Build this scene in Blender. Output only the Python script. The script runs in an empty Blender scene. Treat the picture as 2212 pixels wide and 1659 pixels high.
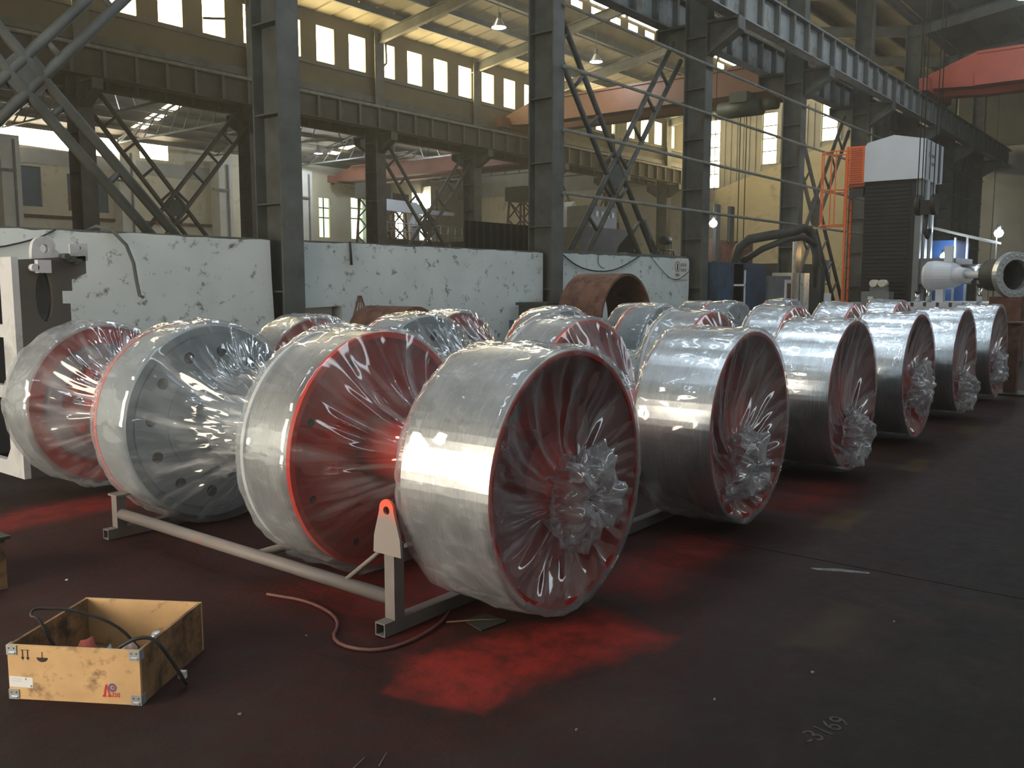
import bpy, bmesh, math, random
from math import sin, cos, pi, radians, sqrt, atan2
from mathutils import Vector, Matrix, noise
random.seed(7)
SC = bpy.context.scene
COL = SC.collection

# ------------------------------------------------------------------ camera, world, light, exposure
cam = bpy.data.cameras.new('camera'); camo = bpy.data.objects.new('camera', cam); COL.objects.link(camo)
cam.sensor_fit = 'HORIZONTAL'; cam.sensor_width = 36.0; cam.lens = 36.0 * 1920.0 / 2212.0
cam.clip_start = 0.05; cam.clip_end = 400
YAW = radians(38.4); PITCH = math.atan(217.5 / 1920)
camo.location = (0, 0, 1.52)
camo.rotation_euler = (pi / 2 - PITCH, 0, YAW - pi / 2)
SC.camera = camo
SC.view_settings.view_transform = 'Standard'
SC.view_settings.look = 'None'
SC.view_settings.exposure = 0.0
SC.view_settings.gamma = 1.0
SC.view_settings.use_curve_mapping = False
SC.cycles.transparent_max_bounces = 40
SC.cycles.max_bounces = 5
SC.cycles.adaptive_threshold = 0.05
SC.cycles.diffuse_bounces = 2
SC.cycles.glossy_bounces = 3
SC.cycles.volume_bounces = 0
SC.cycles.use_denoising = True
SC.cycles.use_light_tree = False

W = bpy.data.worlds.new('sky'); SC.world = W; W.use_nodes = True
W.node_tree.nodes['Background'].inputs[0].default_value = (1.0, 0.95, 0.84, 1)
W.node_tree.nodes['Background'].inputs[1].default_value = 2.0

# thin workshop dust in the air
vs_ = W.node_tree.nodes.new('ShaderNodeVolumeScatter')
vs_.inputs['Color'].default_value = (1.0, 0.95, 0.82, 1); vs_.inputs['Density'].default_value = 0.0024; vs_.inputs['Anisotropy'].default_value = 0.25
W.node_tree.links.new(vs_.outputs[0], W.node_tree.nodes['World Output'].inputs['Volume'])

def area_light(name, loc, rot, sx, sy, power, col):
    l = bpy.data.lights.new(name, 'AREA'); l.shape = 'RECTANGLE'; l.size = sx; l.size_y = sy
    l.energy = power; l.color = col
    o = bpy.data.objects.new(name, l); COL.objects.link(o); o.location = loc; o.rotation_euler = rot
    return o
DOOR_POWER = 980
# daylight entering through the open gate in the wall behind the camera (opening Y 3..9.2, Z 0..4.6)
area_light('gate_daylight', (-4.9, 6.1, 2.3), (0, -pi / 2, 0), 4.4, 6.0, DOOR_POWER, (1.0, 0.86, 0.68))
# added unseen fill light, high along the outer wall of the bay
area_light('outer_wall_fill', (17, -7.6, 9.3), (radians(62), 0, 0), 42, 1.4, 460, (0.82, 0.93, 1.0))

# ------------------------------------------------------------------ materials
MATS = {}
def nd(nt, t, **kw):
    n = nt.nodes.new(t)
    for k, v in kw.items(): setattr(n, k, v)
    return n
def rgba(c): return (c[0], c[1], c[2], 1)
def mat(name, col, rough=0.6, metal=0.0, var=0.25, scale=3.0, dirt=None, dscale=2.0, dthr=(0.5, 0.62), bump=0.0, bscale=40, spec=0.5, wpos=False, stretch=None):
    """colour with a little procedural mottling, optional dirt patches (colour) and fine bump"""
    m = bpy.data.materials.new(name); m.use_nodes = True; nt = m.node_tree
    b = nt.nodes['Principled BSDF']
    b.inputs['Roughness'].default_value = rough; b.inputs['Metallic'].default_value = metal
    b.inputs['Specular IOR Level'].default_value = spec
    if wpos: src = nd(nt, 'ShaderNodeNewGeometry').outputs['Position']
    else: src = nd(nt, 'ShaderNodeTexCoord').outputs['Object']
    if stretch:
        mp = nd(nt, 'ShaderNodeMapping'); mp.inputs['Scale'].default_value = stretch
        nt.links.new(src, mp.inputs[0]); src = mp.outputs[0]
    n1 = nd(nt, 'ShaderNodeTexNoise'); n1.inputs['Scale'].default_value = scale; n1.inputs['Detail'].default_value = 6
    nt.links.new(src, n1.inputs['Vector'])
    r = nd(nt, 'ShaderNodeValToRGB')
    r.color_ramp.elements[0].position = 0.3; r.color_ramp.elements[1].position = 0.7
    r.color_ramp.elements[0].color = rgba([c * (1 - var) for c in col]); r.color_ramp.elements[1].color = rgba([min(1, c * (1 + var)) for c in col])
    nt.links.new(n1.outputs['Fac'], r.inputs[0]); out = r.outputs[0]
    if dirt:
        n2 = nd(nt, 'ShaderNodeTexNoise'); n2.inputs['Scale'].default_value = dscale; n2.inputs['Detail'].default_value = 9; n2.inputs['Roughness'].default_value = 0.68
        nt.links.new(src, n2.inputs['Vector'])
        r2 = nd(nt, 'ShaderNodeValToRGB'); r2.color_ramp.elements[0].position = dthr[0]; r2.color_ramp.elements[1].position = dthr[1]
        nt.links.new(n2.outputs['Fac'], r2.inputs[0])
        mx = nd(nt, 'ShaderNodeMix', data_type='RGBA'); mx.inputs['B'].default_value = rgba(dirt)
        nt.links.new(r2.outputs[0], mx.inputs['Factor']); nt.links.new(out, mx.inputs['A']); out = mx.outputs['Result']
    nt.links.new(out, b.inputs['Base Color'])
    if bump:
        n3 = nd(nt, 'ShaderNodeTexNoise'); n3.inputs['Scale'].default_value = bscale; n3.inputs['Detail'].default_value = 4
        nt.links.new(src, n3.inputs['Vector'])
        bp = nd(nt, 'ShaderNodeBump'); bp.inputs['Strength'].default_value = bump; bp.inputs['Distance'].default_value = 0.01
        nt.links.new(n3.outputs['Fac'], bp.inputs['Height']); nt.links.new(bp.outputs[0], b.inputs['Normal'])
    MATS[name] = m
    return m
def emat(name, col, s):
    m = bpy.data.materials.new(name); m.use_nodes = True; nt = m.node_tree
    nt.nodes.remove(nt.nodes['Principled BSDF'])
    e = nd(nt, 'ShaderNodeEmission'); e.inputs[0].default_value = rgba(col); e.inputs[1].default_value = s
    nt.links.new(e.outputs[0], nt.nodes['Material Output'].inputs[0]); MATS[name] = m
    if name in ('lamp_cool', 'lamp_warm', 'pane_green', 'pane_skylight', 'pane_added_glow'): m.cycles.emission_sampling = 'NONE'   # these have their own lamps or add little
    return m

mat('steel_dark', (0.085, 0.092, 0.082), 0.6, 0, 0.3, 2.5, dirt=(0.07, 0.05, 0.035), dscale=3, dthr=(0.55, 0.75))
mat('steel_pale', (0.24, 0.26, 0.26), 0.6, 0, 0.2, 2.5, dirt=(0.16, 0.15, 0.12), dscale=2.5)
mat('pipe_grey', (0.16, 0.165, 0.15), 0.55, 0, 0.3, 4)
mat('steel_brown', (0.062, 0.055, 0.040), 0.7, 0, 0.25, 2.0)
mat('rust', (0.155, 0.075, 0.05), 0.85, 0, 0.35, 5, dirt=(0.08, 0.04, 0.03), dscale=4, bump=0.3)
mat('wall_white', (0.60, 0.65, 0.625), 0.85, 0, 0.10, 1.2, dirt=(0.11, 0.11, 0.09), dscale=5.2, dthr=(0.565, 0.67), bump=0.25, bscale=14, wpos=True)
mat('plaster_beige', (0.68, 0.62, 0.46), 0.9, 0, 0.10, 0.8, dirt=(0.30, 0.27, 0.21), dscale=0.8, dthr=(0.55, 0.75), wpos=True)
mat('pillar_white', (0.66, 0.64, 0.57), 0.85, 0, 0.08, 1.5, dirt=(0.3, 0.28, 0.24), dscale=1.6, dthr=(0.6, 0.75))
mat('panel_grey', (0.42, 0.43, 0.40), 0.7, 0, 0.12, 1.0, wpos=True)
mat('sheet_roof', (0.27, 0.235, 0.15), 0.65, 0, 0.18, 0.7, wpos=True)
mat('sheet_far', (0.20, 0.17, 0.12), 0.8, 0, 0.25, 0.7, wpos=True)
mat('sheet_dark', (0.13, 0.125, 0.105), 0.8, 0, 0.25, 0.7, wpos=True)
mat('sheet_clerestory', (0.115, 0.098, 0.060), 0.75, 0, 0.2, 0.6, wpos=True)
mat('red_paint', (0.45, 0.028, 0.022), 0.42, 0, 0.2, 3, dirt=(0.22, 0.02, 0.02), dscale=5, dthr=(0.5, 0.8))
mat('red_bright', (0.72, 0.05, 0.03), 0.35, 0, 0.1, 4)
mat('flange_grey', (0.30, 0.35, 0.38), 0.45, 0.25, 0.12, 3)
mat('hole_dark', (0.045, 0.02, 0.02), 0.8)
mat('rim_white', (0.62, 0.66, 0.70), 0.5, 0, 0.08, 6)
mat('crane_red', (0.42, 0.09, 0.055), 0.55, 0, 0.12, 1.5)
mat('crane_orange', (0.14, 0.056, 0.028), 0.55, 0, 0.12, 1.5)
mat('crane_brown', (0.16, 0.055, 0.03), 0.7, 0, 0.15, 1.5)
mat('orange_paint', (0.80, 0.16, 0.035), 0.5, 0, 0.08, 3)
mat('machine_white', (0.62, 0.66, 0.70), 0.4, 0, 0.04, 2)
mat('bellows_black', (0.012, 0.012, 0.012), 0.6, 0, 0.3, 3)
mat('machine_dark', (0.045, 0.048, 0.043), 0.6, 0, 0.3, 3)
mat('machine_green', (0.035, 0.055, 0.04), 0.55, 0, 0.2, 3)
mat('machine_grey', (0.19, 0.20, 0.20), 0.5, 0, 0.15, 3)
mat('blue_paint', (0.035, 0.075, 0.13), 0.5, 0, 0.2, 2, dirt=(0.03, 0.04, 0.05), dscale=3)
mat('blue_bright', (0.03, 0.10, 0.30), 0.5, 0, 0.15, 2)
mat('chrome', (0.75, 0.76, 0.76), 0.22, 1.0, 0.05, 4)
mat('plywood', (0.60, 0.385, 0.185), 0.75, 0, 0.13, 7, dirt=(0.20, 0.125, 0.06), dscale=9, dthr=(0.56, 0.70), stretch=(1, 1, 1.4))
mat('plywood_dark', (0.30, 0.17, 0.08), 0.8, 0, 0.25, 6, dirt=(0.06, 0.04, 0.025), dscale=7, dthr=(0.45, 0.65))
mat('galvanised', (0.62, 0.66, 0.70), 0.35, 0.7, 0.1, 20)
mat('ink_black', (0.03, 0.022, 0.015), 0.8)
mat('ink_red', (0.55, 0.04, 0.03), 0.7)
mat('ink_blue', (0.10, 0.10, 0.33), 0.7)
mat('ink_floor', (0.055, 0.055, 0.05), 0.9, 0, 0.4, 30)
mat('ink_grey', (0.2, 0.2, 0.19), 0.8)
mat('paper_white', (0.72, 0.74, 0.76), 0.8, 0, 0.05, 9)
mat('litter_dull', (0.22, 0.19, 0.15), 0.8)
mat('rubber_black', (0.02, 0.019, 0.018), 0.6, 0, 0.3, 20)
mat('cable_red', (0.16, 0.06, 0.05), 0.55, 0, 0.2, 9)
mat('plastic_cream', (0.62, 0.60, 0.50), 0.5)
mat('rag_red', (0.42, 0.10, 0.08), 0.9); mat('rag_teal', (0.28, 0.38, 0.36), 0.9); mat('rag_pink', (0.45, 0.33, 0.29), 0.9)
mat('weld_grey', (0.52, 0.53, 0.54), 0.55, 0, 0.10, 2.0, dirt=(0.35, 0.36, 0.36), dscale=2)
mat('weld_shaded', (0.085, 0.077, 0.068), 0.6, 0, 0.25, 2.0, dirt=(0.20, 0.09, 0.03), dscale=4, dthr=(0.62, 0.75))  # shaded copy of the frame grey: shade put into the colour, plus brown patches
mat('stand_grey', (0.19, 0.168, 0.158), 0.6, 0, 0.10, 5, dirt=(0.35, 0.09, 0.06), dscale=3, dthr=(0.56, 0.75))
mat('door_blue', (0.10, 0.14, 0.19), 0.6, 0, 0.1, 2); mat('brown_wood', (0.20, 0.10, 0.06), 0.7, 0, 0.15, 5)
mat('ladder_steel', (0.075, 0.078, 0.07), 0.6, 0, 0.25, 3)
emat('pane_sun', (1.0, 0.80, 0.42), 28.0)
emat('pane_white', (1.0, 0.93, 0.78), 26.0)
emat('pane_green', (0.75, 1.0, 0.55), 2.2)
emat('pane_skylight_blue', (0.74, 0.88, 1.0), 7.0)
emat('pane_added_glow', (0.82, 0.93, 1.0), 2.0)  # glow of the added panes on the outer wall
emat('pane_skylight', (1.0, 0.88, 0.58), 6.0)
emat('lamp_cool', (0.80, 0.90, 1.0), 60.0)
emat('lamp_warm', (1.0, 0.62, 0.25), 40.0)

def brushed():
    m = bpy.data.materials.new('brushed_metal'); m.use_nodes = True; nt = m.node_tree; b = nt.nodes['Principled BSDF']
    b.inputs['Metallic'].default_value = 1.0
    tc = nd(nt, 'ShaderNodeTexCoord')
    mp = nd(nt, 'ShaderNodeMapping'); mp.inputs['Scale'].default_value = (1.5, 260, 1.5); nt.links.new(tc.outputs['Object'], mp.inputs[0])
    n = nd(nt, 'ShaderNodeTexNoise'); n.inputs['Scale'].default_value = 1.0; n.inputs['Detail'].default_value = 3; nt.links.new(mp.outputs[0], n.inputs['Vector'])
    n2 = nd(nt, 'ShaderNodeTexNoise'); n2.inputs['Scale'].default_value = 2.2; n2.inputs['Detail'].default_value = 5; nt.links.new(tc.outputs['Object'], n2.inputs['Vector'])
    r = nd(nt, 'ShaderNodeValToRGB'); r.color_ramp.elements[0].color = (0.60, 0.63, 0.65, 1); r.color_ramp.elements[1].color = (0.80, 0.82, 0.83, 1)
    r.color_ramp.elements[0].position = 0.3; r.color_ramp.elements[1].position = 0.7
    nt.links.new(n2.outputs['Fac'], r.inputs[0]); nt.links.new(r.outputs[0], b.inputs['Base Color'])
    mr = nd(nt, 'ShaderNodeMapRange'); mr.inputs['To Min'].default_value = 0.22; mr.inputs['To Max'].default_value = 0.36
    nt.links.new(n.outputs['Fac'], mr.inputs['Value']); nt.links.new(mr.outputs[0], b.inputs['Roughness'])
    bp = nd(nt, 'ShaderNodeBump'); bp.inputs['Strength'].default_value = 0.03; bp.inputs['Distance'].default_value = 0.004
    nt.links.new(n.outputs['Fac'], bp.inputs['Height']); nt.links.new(bp.outputs[0], b.inputs['Normal'])
    MATS['brushed_metal'] = m
brushed()

def film():
    m = bpy.data.materials.new('plastic_film'); m.use_nodes = True; nt = m.node_tree; L = nt.links.new
    nt.nodes.remove(nt.nodes['Principled BSDF'])
    out = nt.nodes['Material Output']
    tr = nd(nt, 'ShaderNodeBsdfTransparent'); tr.inputs[0].default_value = (0.95, 0.96, 0.965, 1)
    df = nd(nt, 'ShaderNodeBsdfDiffuse'); df.inputs[0].default_value = (0.78, 0.82, 0.86, 1)
    tl = nd(nt, 'ShaderNodeBsdfTranslucent'); tl.inputs[0].default_value = (0.70, 0.74, 0.78, 1)
    md = nd(nt, 'ShaderNodeMixShader'); md.inputs[0].default_value = 0.4; L(df.outputs[0], md.inputs[1]); L(tl.outputs[0], md.inputs[2])
    lw = nd(nt, 'ShaderNodeLayerWeight'); lw.inputs['Blend'].default_value = 0.35
    # milky share: a base, more at grazing angles, along sharp creases and where the film lies folded double
    mr = nd(nt, 'ShaderNodeMapRange'); mr.inputs['To Min'].default_value = 0.045; mr.inputs['To Max'].default_value = 0.42
    L(lw.outputs['Facing'], mr.inputs['Value'])
    at = nd(nt, 'ShaderNodeAttribute'); at.attribute_name = 'fold'
    a2 = nd(nt, 'ShaderNodeMath', operation='MULTIPLY_ADD', use_clamp=True); a2.inputs[1].default_value = 0.40; L(at.outputs['Fac'], a2.inputs[0]); L(mr.outputs[0], a2.inputs[2])
    m1 = nd(nt, 'ShaderNodeMixShader'); L(a2.outputs[0], m1.inputs[0]); L(tr.outputs[0], m1.inputs[1]); L(md.outputs[0], m1.inputs[2])
    gl = nd(nt, 'ShaderNodeBsdfGlossy'); gl.inputs['Roughness'].default_value = 0.07; gl.inputs[0].default_value = (1, 1, 1, 1)
    lf = nd(nt, 'ShaderNodeLayerWeight'); lf.inputs['Blend'].default_value = 0.5
    f5 = nd(nt, 'ShaderNodeMath', operation='POWER'); f5.inputs[1].default_value = 4.0; L(lf.outputs['Facing'], f5.inputs[0])
    fm = nd(nt, 'ShaderNodeMapRange'); fm.inputs['To Min'].default_value = 0.10; fm.inputs['To Max'].default_value = 0.70; L(f5.outputs[0], fm.inputs['Value'])
    m2 = nd(nt, 'ShaderNodeMixShader'); L(fm.outputs[0], m2.inputs[0]); L(m1.outputs[0], m2.inputs[1]); L(gl.outputs[0], m2.inputs[2])
    L(m2.outputs[0], out.inputs[0]); MATS['plastic_film'] = m
film()

# ------------------------------------------------------------------ mesh helpers (all in world coordinates)
class MB:
    def __init__(s): s.v = []; s.f = []; s.sm = []
    def add(s, vs, fs, smooth=False):
        o = len(s.v); s.v += [tuple(v) for v in vs]; s.f += [tuple(i + o for i in f) for f in fs]; s.sm += [smooth] * len(fs)
        return s
    def box(s, x0, x1, y0, y1, z0, z1):
        vs = [(x, y, z) for z in (z0, z1) for y in (y0, y1) for x in (x0, x1)]
        return s.add(vs, [(0, 2, 3, 1), (4, 5, 7, 6), (0, 1, 5, 4), (2, 6, 7, 3), (0, 4, 6, 2), (1, 3, 7, 5)])
    def beam(s, p, q, w, h, up=(0, 0, 1)):
        p = Vector(p); q = Vector(q); d = (q - p).normalized(); u = Vector(up)
        a = d.cross(u)
        if a.length < 1e-4: a = d.cross(Vector((1, 0, 0)))
        a.normalize(); b = a.cross(d).normalized()
        vs = [c + a * (i * w / 2) + b * (j * h / 2) for c in (p, q) for (i, j) in ((-1, -1), (1, -1), (1, 1), (-1, 1))]
        return s.add(vs, [(3, 2, 1, 0), (4, 5, 6, 7), (0, 1, 5, 4), (1, 2, 6, 5), (2, 3, 7, 6), (3, 0, 4, 7)])
    def cyl(s, p, q, r, n=12, r2=None, caps=True):
        p = Vector(p); q = Vector(q); d = (q - p).normalized(); a = d.orthogonal().normalized(); b = d.cross(a)
        r2 = r if r2 is None else r2
        vs = [p + (a * cos(2 * pi * i / n) + b * sin(2 * pi * i / n)) * r for i in range(n)] + [q + (a * cos(2 * pi * i / n) + b * sin(2 * pi * i / n)) * r2 for i in range(n)]
        s.add(vs, [(i, (i + 1) % n, n + (i + 1) % n, n + i) for i in range(n)], True)
        if caps: s.add(vs, [tuple(range(n))[::-1], tuple(range(n, 2 * n))])
        return s
    def tube(s, pts, r, n=8):
        """round tube along a polyline"""
        pts = [Vector(p) for p in pts]; rings = []; a = None
        for i, p in enumerate(pts):
            d = (pts[min(i + 1, len(pts) - 1)] - pts[max(i - 1, 0)]).normalized()
            a = d.orthogonal().normalized() if a is None else (a - d * a.dot(d)).normalized()
            b = d.cross(a); rings.append([p + (a * cos(2 * pi * k / n) + b * sin(2 * pi * k / n)) * r for k in range(n)])
        vs = [v for g in rings for v in g]
        fs = [(i * n + k, i * n + (k + 1) % n, (i + 1) * n + (k + 1) % n, (i + 1) * n + k) for i in range(len(pts) - 1) for k in range(n)]
        s.add(vs, fs, True); m = len(vs)
        return s.add(vs, [tuple(range(n))[::-1], tuple(range(m - n, m))])
    def lathe(s, prof, cx, cz, n=64, closed=True, axis='y'):
        """prof: list of (along, radius) revolved about an axis through (cx, cz); closed joins last to first"""
        vs = []
        for (t, r) in prof:
            for k in range(n):
                a = 2 * pi * k / n
                if axis == 'y': vs.append((cx + r * sin(a), t, cz + r * cos(a)))
                elif axis == 'x': vs.append((t, cx + r * sin(a), cz + r * cos(a)))
                else: vs.append((cx + r * sin(a), cz + r * cos(a), t))
        m = len(prof); fs = []
        for i in range(m if closed else m - 1):
            j = (i + 1) % m
            fs += [(i * n + k, i * n + (k + 1) % n, j * n + (k + 1) % n, j * n + k) for k in range(n)]
        return s.add(vs, fs, False)
    def prism(s, poly, d0, d1, plane='xz'):
        """extrude a polygon; plane xz -> extruded along y, yz -> along x, xy -> along z"""
        def P(a, b, d): return {'xz': (a, d, b), 'yz': (d, a, b), 'xy': (a, b, d)}[plane]
        n = len(poly)
        vs = [P(a, b, d0) for a, b in poly] + [P(a, b, d1) for a, b in poly]
        fs = [tuple(range(n)), tuple(range(n, 2 * n))[::-1]] + [(i, n + i, n + (i + 1) % n, (i + 1) % n) for i in range(n)]
        return s.add(vs, fs)
    def holed(s, outer, holes, d0, d1, plane='xz'):
        """extruded plate with holes (loops of points)"""
        bm = bmesh.new(); es = []
        for loop in [outer] + holes:
            vv = [bm.verts.new((a, b, 0)) for a, b in loop]
            es += [bm.edges.new((vv[i], vv[(i + 1) % len(vv)])) for i in range(len(vv))]
        bmesh.ops.triangle_fill(bm, use_beauty=True, edges=es)
        bm.verts.index_update()
        pts = [(v.co.x, v.co.y) for v in bm.verts]; tris = [tuple(v.index for v in f.verts) for f in bm.faces]
        bm.free()
        def P(a, b, d): return {'xz': (a, d, b), 'yz': (d, a, b), 'xy': (a, b, d)}[plane]
        n = len(pts)
        s.add([P(a, b, d0) for a, b in pts] + [P(a, b, d1) for a, b in pts], [t for t in tris] + [tuple(i + n for i in t[::-1]) for t in tris])
        for loop in [outer] + holes:
            k = len(loop)
            s.add([P(a, b, d0) for a, b in loop] + [P(a, b, d1) for a, b in loop], [(i, k + i, k + (i + 1) % k, (i + 1) % k) for i in range(k)])
        return s
    def mesh(s, name, m, off=(0, 0, 0)):
        me = bpy.data.meshes.new(name)
        me.from_pydata([(v[0] - off[0], v[1] - off[1], v[2] - off[2]) for v in s.v], [], s.f)
        me.polygons.foreach_set('use_smooth', s.sm)
        bm = bmesh.new(); bm.from_mesh(me); bmesh.ops.remove_doubles(bm, verts=bm.verts, dist=1e-5); bmesh.ops.recalc_face_normals(bm, faces=bm.faces); bm.to_mesh(me); bm.free()
        me.materials.append(MATS[m]); return me
    def build(s, name, m, parent=None, **tags):
        if parent is not None:
            root = parent; off = Vector((0, 0, 0))
            while root is not None: off += root.location; root = root.parent
            o = bpy.data.objects.new(name, s.mesh(name, m, off)); o.parent = parent
        else:
            xs = [v[0] for v in s.v]; ys = [v[1] for v in s.v]; zs = [v[2] for v in s.v]
            off = Vector(((min(xs) + max(xs)) / 2, (min(ys) + max(ys)) / 2, min(zs)))
            o = bpy.data.objects.new(name, s.mesh(name, m, off)); o.location = off
        COL.objects.link(o); tag(o, **tags)
        return o
def tag(o, label=None, cat=None, group=None, kind=None):
    if label: o['label'] = label
    if cat: o['category'] = cat
    if group: o['group'] = group
    if kind: o['kind'] = kind
    return o
def thing(name, loc, label, cat, group=None, kind=None):
    o = bpy.data.objects.new(name, None); COL.objects.link(o); o.location = loc; o.empty_display_size = 0.2
    return tag(o, label, cat, group, kind)
def copy_tree(o, parent=None):
    c = o.copy(); COL.objects.link(c); c.parent = parent
    for ch in list(o.children): copy_tree(ch, c)
    return c
def share(o, parent, loc, name=None):
    """another object with the same mesh, shifted"""
    c = o.copy(); COL.objects.link(c); c.parent = parent; c.location = loc
    return c
def mk_text(s, size, mname, parent, origin, ux, uy, name='lettering', depth=0.0006, align='CENTER'):
    """flat lettering as mesh: origin + ux*x + uy*y, a hair thick"""
    cu = bpy.data.curves.new(name, 'FONT'); cu.body = s; cu.size = size; cu.align_x = align; cu.align_y = 'CENTER'; cu.resolution_u = 3
    t = bpy.data.objects.new(name, cu); COL.objects.link(t)
    dg = bpy.context.evaluated_depsgraph_get(); me = bpy.data.meshes.new_from_object(t.evaluated_get(dg))
    ux = Vector(ux).normalized(); uy = Vector(uy).normalized(); nn = ux.cross(uy)
    mb = MB(); mb.add([Vector(origin) + ux * v.co.x + uy * v.co.y + nn * depth for v in me.vertices], [tuple(p.vertices) for p in me.polygons])
    bpy.data.objects.remove(t); bpy.data.curves.remove(cu); bpy.data.meshes.remove(me)
    return mb.build(name, mname, parent)
def circ(cx, cz, r, n=20, a0=0.0): return [(cx + r * cos(a0 + 2 * pi * i / n), cz + r * sin(a0 + 2 * pi * i / n)) for i in range(n)]

# ------------------------------------------------------------------ floor
def floor_material():
    m = bpy.data.materials.new('floor_concrete'); m.use_nodes = True; nt = m.node_tree; b = nt.nodes['Principled BSDF']; L = nt.links.new
    pos = nd(nt, 'ShaderNodeNewGeometry').outputs['Position']
    def noisef(scale, det=6, rough=0.6, dist=0.0):
        n = nd(nt, 'ShaderNodeTexNoise'); n.inputs['Scale'].default_value = scale; n.inputs['Detail'].default_value = det; n.inputs['Roughness'].default_value = rough; n.inputs['Distortion'].default_value = dist
        L(pos, n.inputs['Vector']); return n
    def ramp(src, stops):
        r = nd(nt, 'ShaderNodeValToRGB'); e = r.color_ramp.elements
        e[0].position, e[0].color = stops[0][0], rgba(stops[0][1]); e[1].position, e[1].color = stops[1][0], rgba(stops[1][1])
        for p, c in stops[2:]:
            x = e.new(p); x.color = rgba(c)
        L(src, r.inputs[0]); return r.outputs[0]
    def mixc(fac, a, bcol):
        x = nd(nt, 'ShaderNodeMix', data_type='RGBA'); L(fac, x.inputs['Factor']); L(a, x.inputs['A'])
        if isinstance(bcol, tuple): x.inputs['B'].default_value = rgba(bcol)
        else: L(bcol, x.inputs['B'])
        return x.outputs['Result']
    def mth(op, a, bb=None, clamp=False):
        x = nd(nt, 'ShaderNodeMath', operation=op, use_clamp=clamp)
        for i, v in enumerate((a, bb)):
            if v is None: continue
            if isinstance(v, (int, float)): x.inputs[i].default_value = v
            else: L(v, x.inputs[i])
        return x.outputs[0]
    base = ramp(noisef(0.9, 8, 0.65).outputs['Fac'], [(0.30, (0.0085, 0.0072, 0.0062)), (0.70, (0.026, 0.022, 0.018)), (0.52, (0.0145, 0.0115, 0.0098))])
    stain = ramp(noisef(2.1, 7, 0.7, 0.5).outputs['Fac'], [(0.50, (0, 0, 0)), (0.66, (1, 1, 1))])
    base = mixc(mth('MULTIPLY', stain, 0.55), base, (0.012, 0.0085, 0.0075))
    rusty = ramp(noisef(1.3, 6, 0.7, 0.8).outputs['Fac'], [(0.56, (0, 0, 0)), (0.70, (1, 1, 1))])
    base = mixc(mth('MULTIPLY', rusty, 0.5), base, (0.050, 0.026, 0.014))
    # paint overspray, yellow line: soft boxes with a ragged edge
    nv = noisef(2.4, 5, 0.65); nf = noisef(9.0, 5, 0.7)
    sx = nd(nt, 'ShaderNodeSeparateXYZ'); L(pos, sx.inputs[0])
    sc = nd(nt, 'ShaderNodeSeparateXYZ'); L(nv.outputs['Color'], sc.inputs[0])
    def boxmask(cx, cy, hx, hy, soft, wob, ang=0.0):
        px = mth('ADD', mth('SUBTRACT', sx.outputs[0], cx), mth('MULTIPLY', mth('SUBTRACT', sc.outputs[0], 0.5), wob))
        py = mth('ADD', mth('SUBTRACT', sx.outputs[1], cy), mth('MULTIPLY', mth('SUBTRACT', sc.outputs[1], 0.5), wob))
        if ang:
            qx = mth('ADD', mth('MULTIPLY', px, cos(ang)), mth('MULTIPLY', py, sin(ang))); qy = mth('SUBTRACT', mth('MULTIPLY', py, cos(ang)), mth('MULTIPLY', px, sin(ang))); px, py = qx, qy
        d = mth('MAXIMUM', mth('SUBTRACT', mth('ABSOLUTE', px), hx), mth('SUBTRACT', mth('ABSOLUTE', py), hy))
        mr = nd(nt, 'ShaderNodeMapRange'); mr.interpolation_type = 'SMOOTHSTEP'
        mr.inputs['From Min'].default_value = soft; mr.inputs['From Max'].default_value = -soft; L(d, mr.inputs['Value'])
        return mr.outputs[0]
    nfac = ramp(nf.outputs['Fac'], [(0.35, (0.35, 0.35, 0.35)), (0.65, (1, 1, 1))])
    wide = boxmask(9.0, 3.6, 7.6, 2.2, 0.7, 1.2)
    base = mixc(mth('MULTIPLY', mth('MULTIPLY', wide, nfac), 0.55), base, (0.060, 0.012, 0.010))
    wide2 = boxmask(1.6, 5.2, 2.0, 1.8, 1.2, 1.5)
    base = mixc(mth('MULTIPLY', mth('MULTIPLY', wide2, nfac), 0.35), base, (0.065, 0.018, 0.015))
    for (cx, cy, hx, hy, so, wo, an, st) in ((2.85, 2.12, 0.52, 0.22, 0.09, 0.30, -0.28, 0.95), (2.45, 2.2, 0.22, 0.22, 0.02, 0.10, 0.25, 0.55), (4.25, 2.25, 0.55, 0.16, 0.16, 0.4, 0.0, 0.7), (2.6, 6.0, 0.65, 0.22, 0.15, 0.4, 0.0, 0.75), (6.2, 2.2, 0.5, 0.16, 0.2, 0.4, 0.0, 0.5), (3.1, 3.1, 0.5, 0.5, 0.25, 0.4, 0, 0.5)):
        base = mixc(mth('MULTIPLY', mth('MULTIPLY', boxmask(cx, cy, hx, hy, so, wo, an), nfac), st), base, (0.27, 0.022, 0.015))
    for cx, cy in ((5.75, 1.82), (7.9, 1.9), (10.2, 1.95), (3.9, 1.25)):
        base = mixc(mth('MULTIPLY', mth('MULTIPLY', boxmask(cx, cy, 0.30, 0.09, 0.05, 0.2), nfac), 0.16 if cx > 5 else 0.06), base, (0.30, 0.23, 0.04))
    L(base, b.inputs['Base Color'])
    mr = nd(nt, 'ShaderNodeMapRange'); mr.inputs['To Min'].default_value = 0.55; mr.inputs['To Max'].default_value = 0.9; L(nf.outputs['Fac'], mr.inputs['Value']); L(mr.outputs[0], b.inputs['Roughness'])
    b.inputs['Specular IOR Level'].default_value = 0.22
    bp = nd(nt, 'ShaderNodeBump'); bp.inputs['Strength'].default_value = 0.25; bp.inputs['Distance'].default_value = 0.01
    L(noisef(30, 4).outputs['Fac'], bp.inputs['Height']); L(bp.outputs[0], b.inputs['Normal'])
    MATS['floor_concrete'] = m
floor_material()
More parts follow.
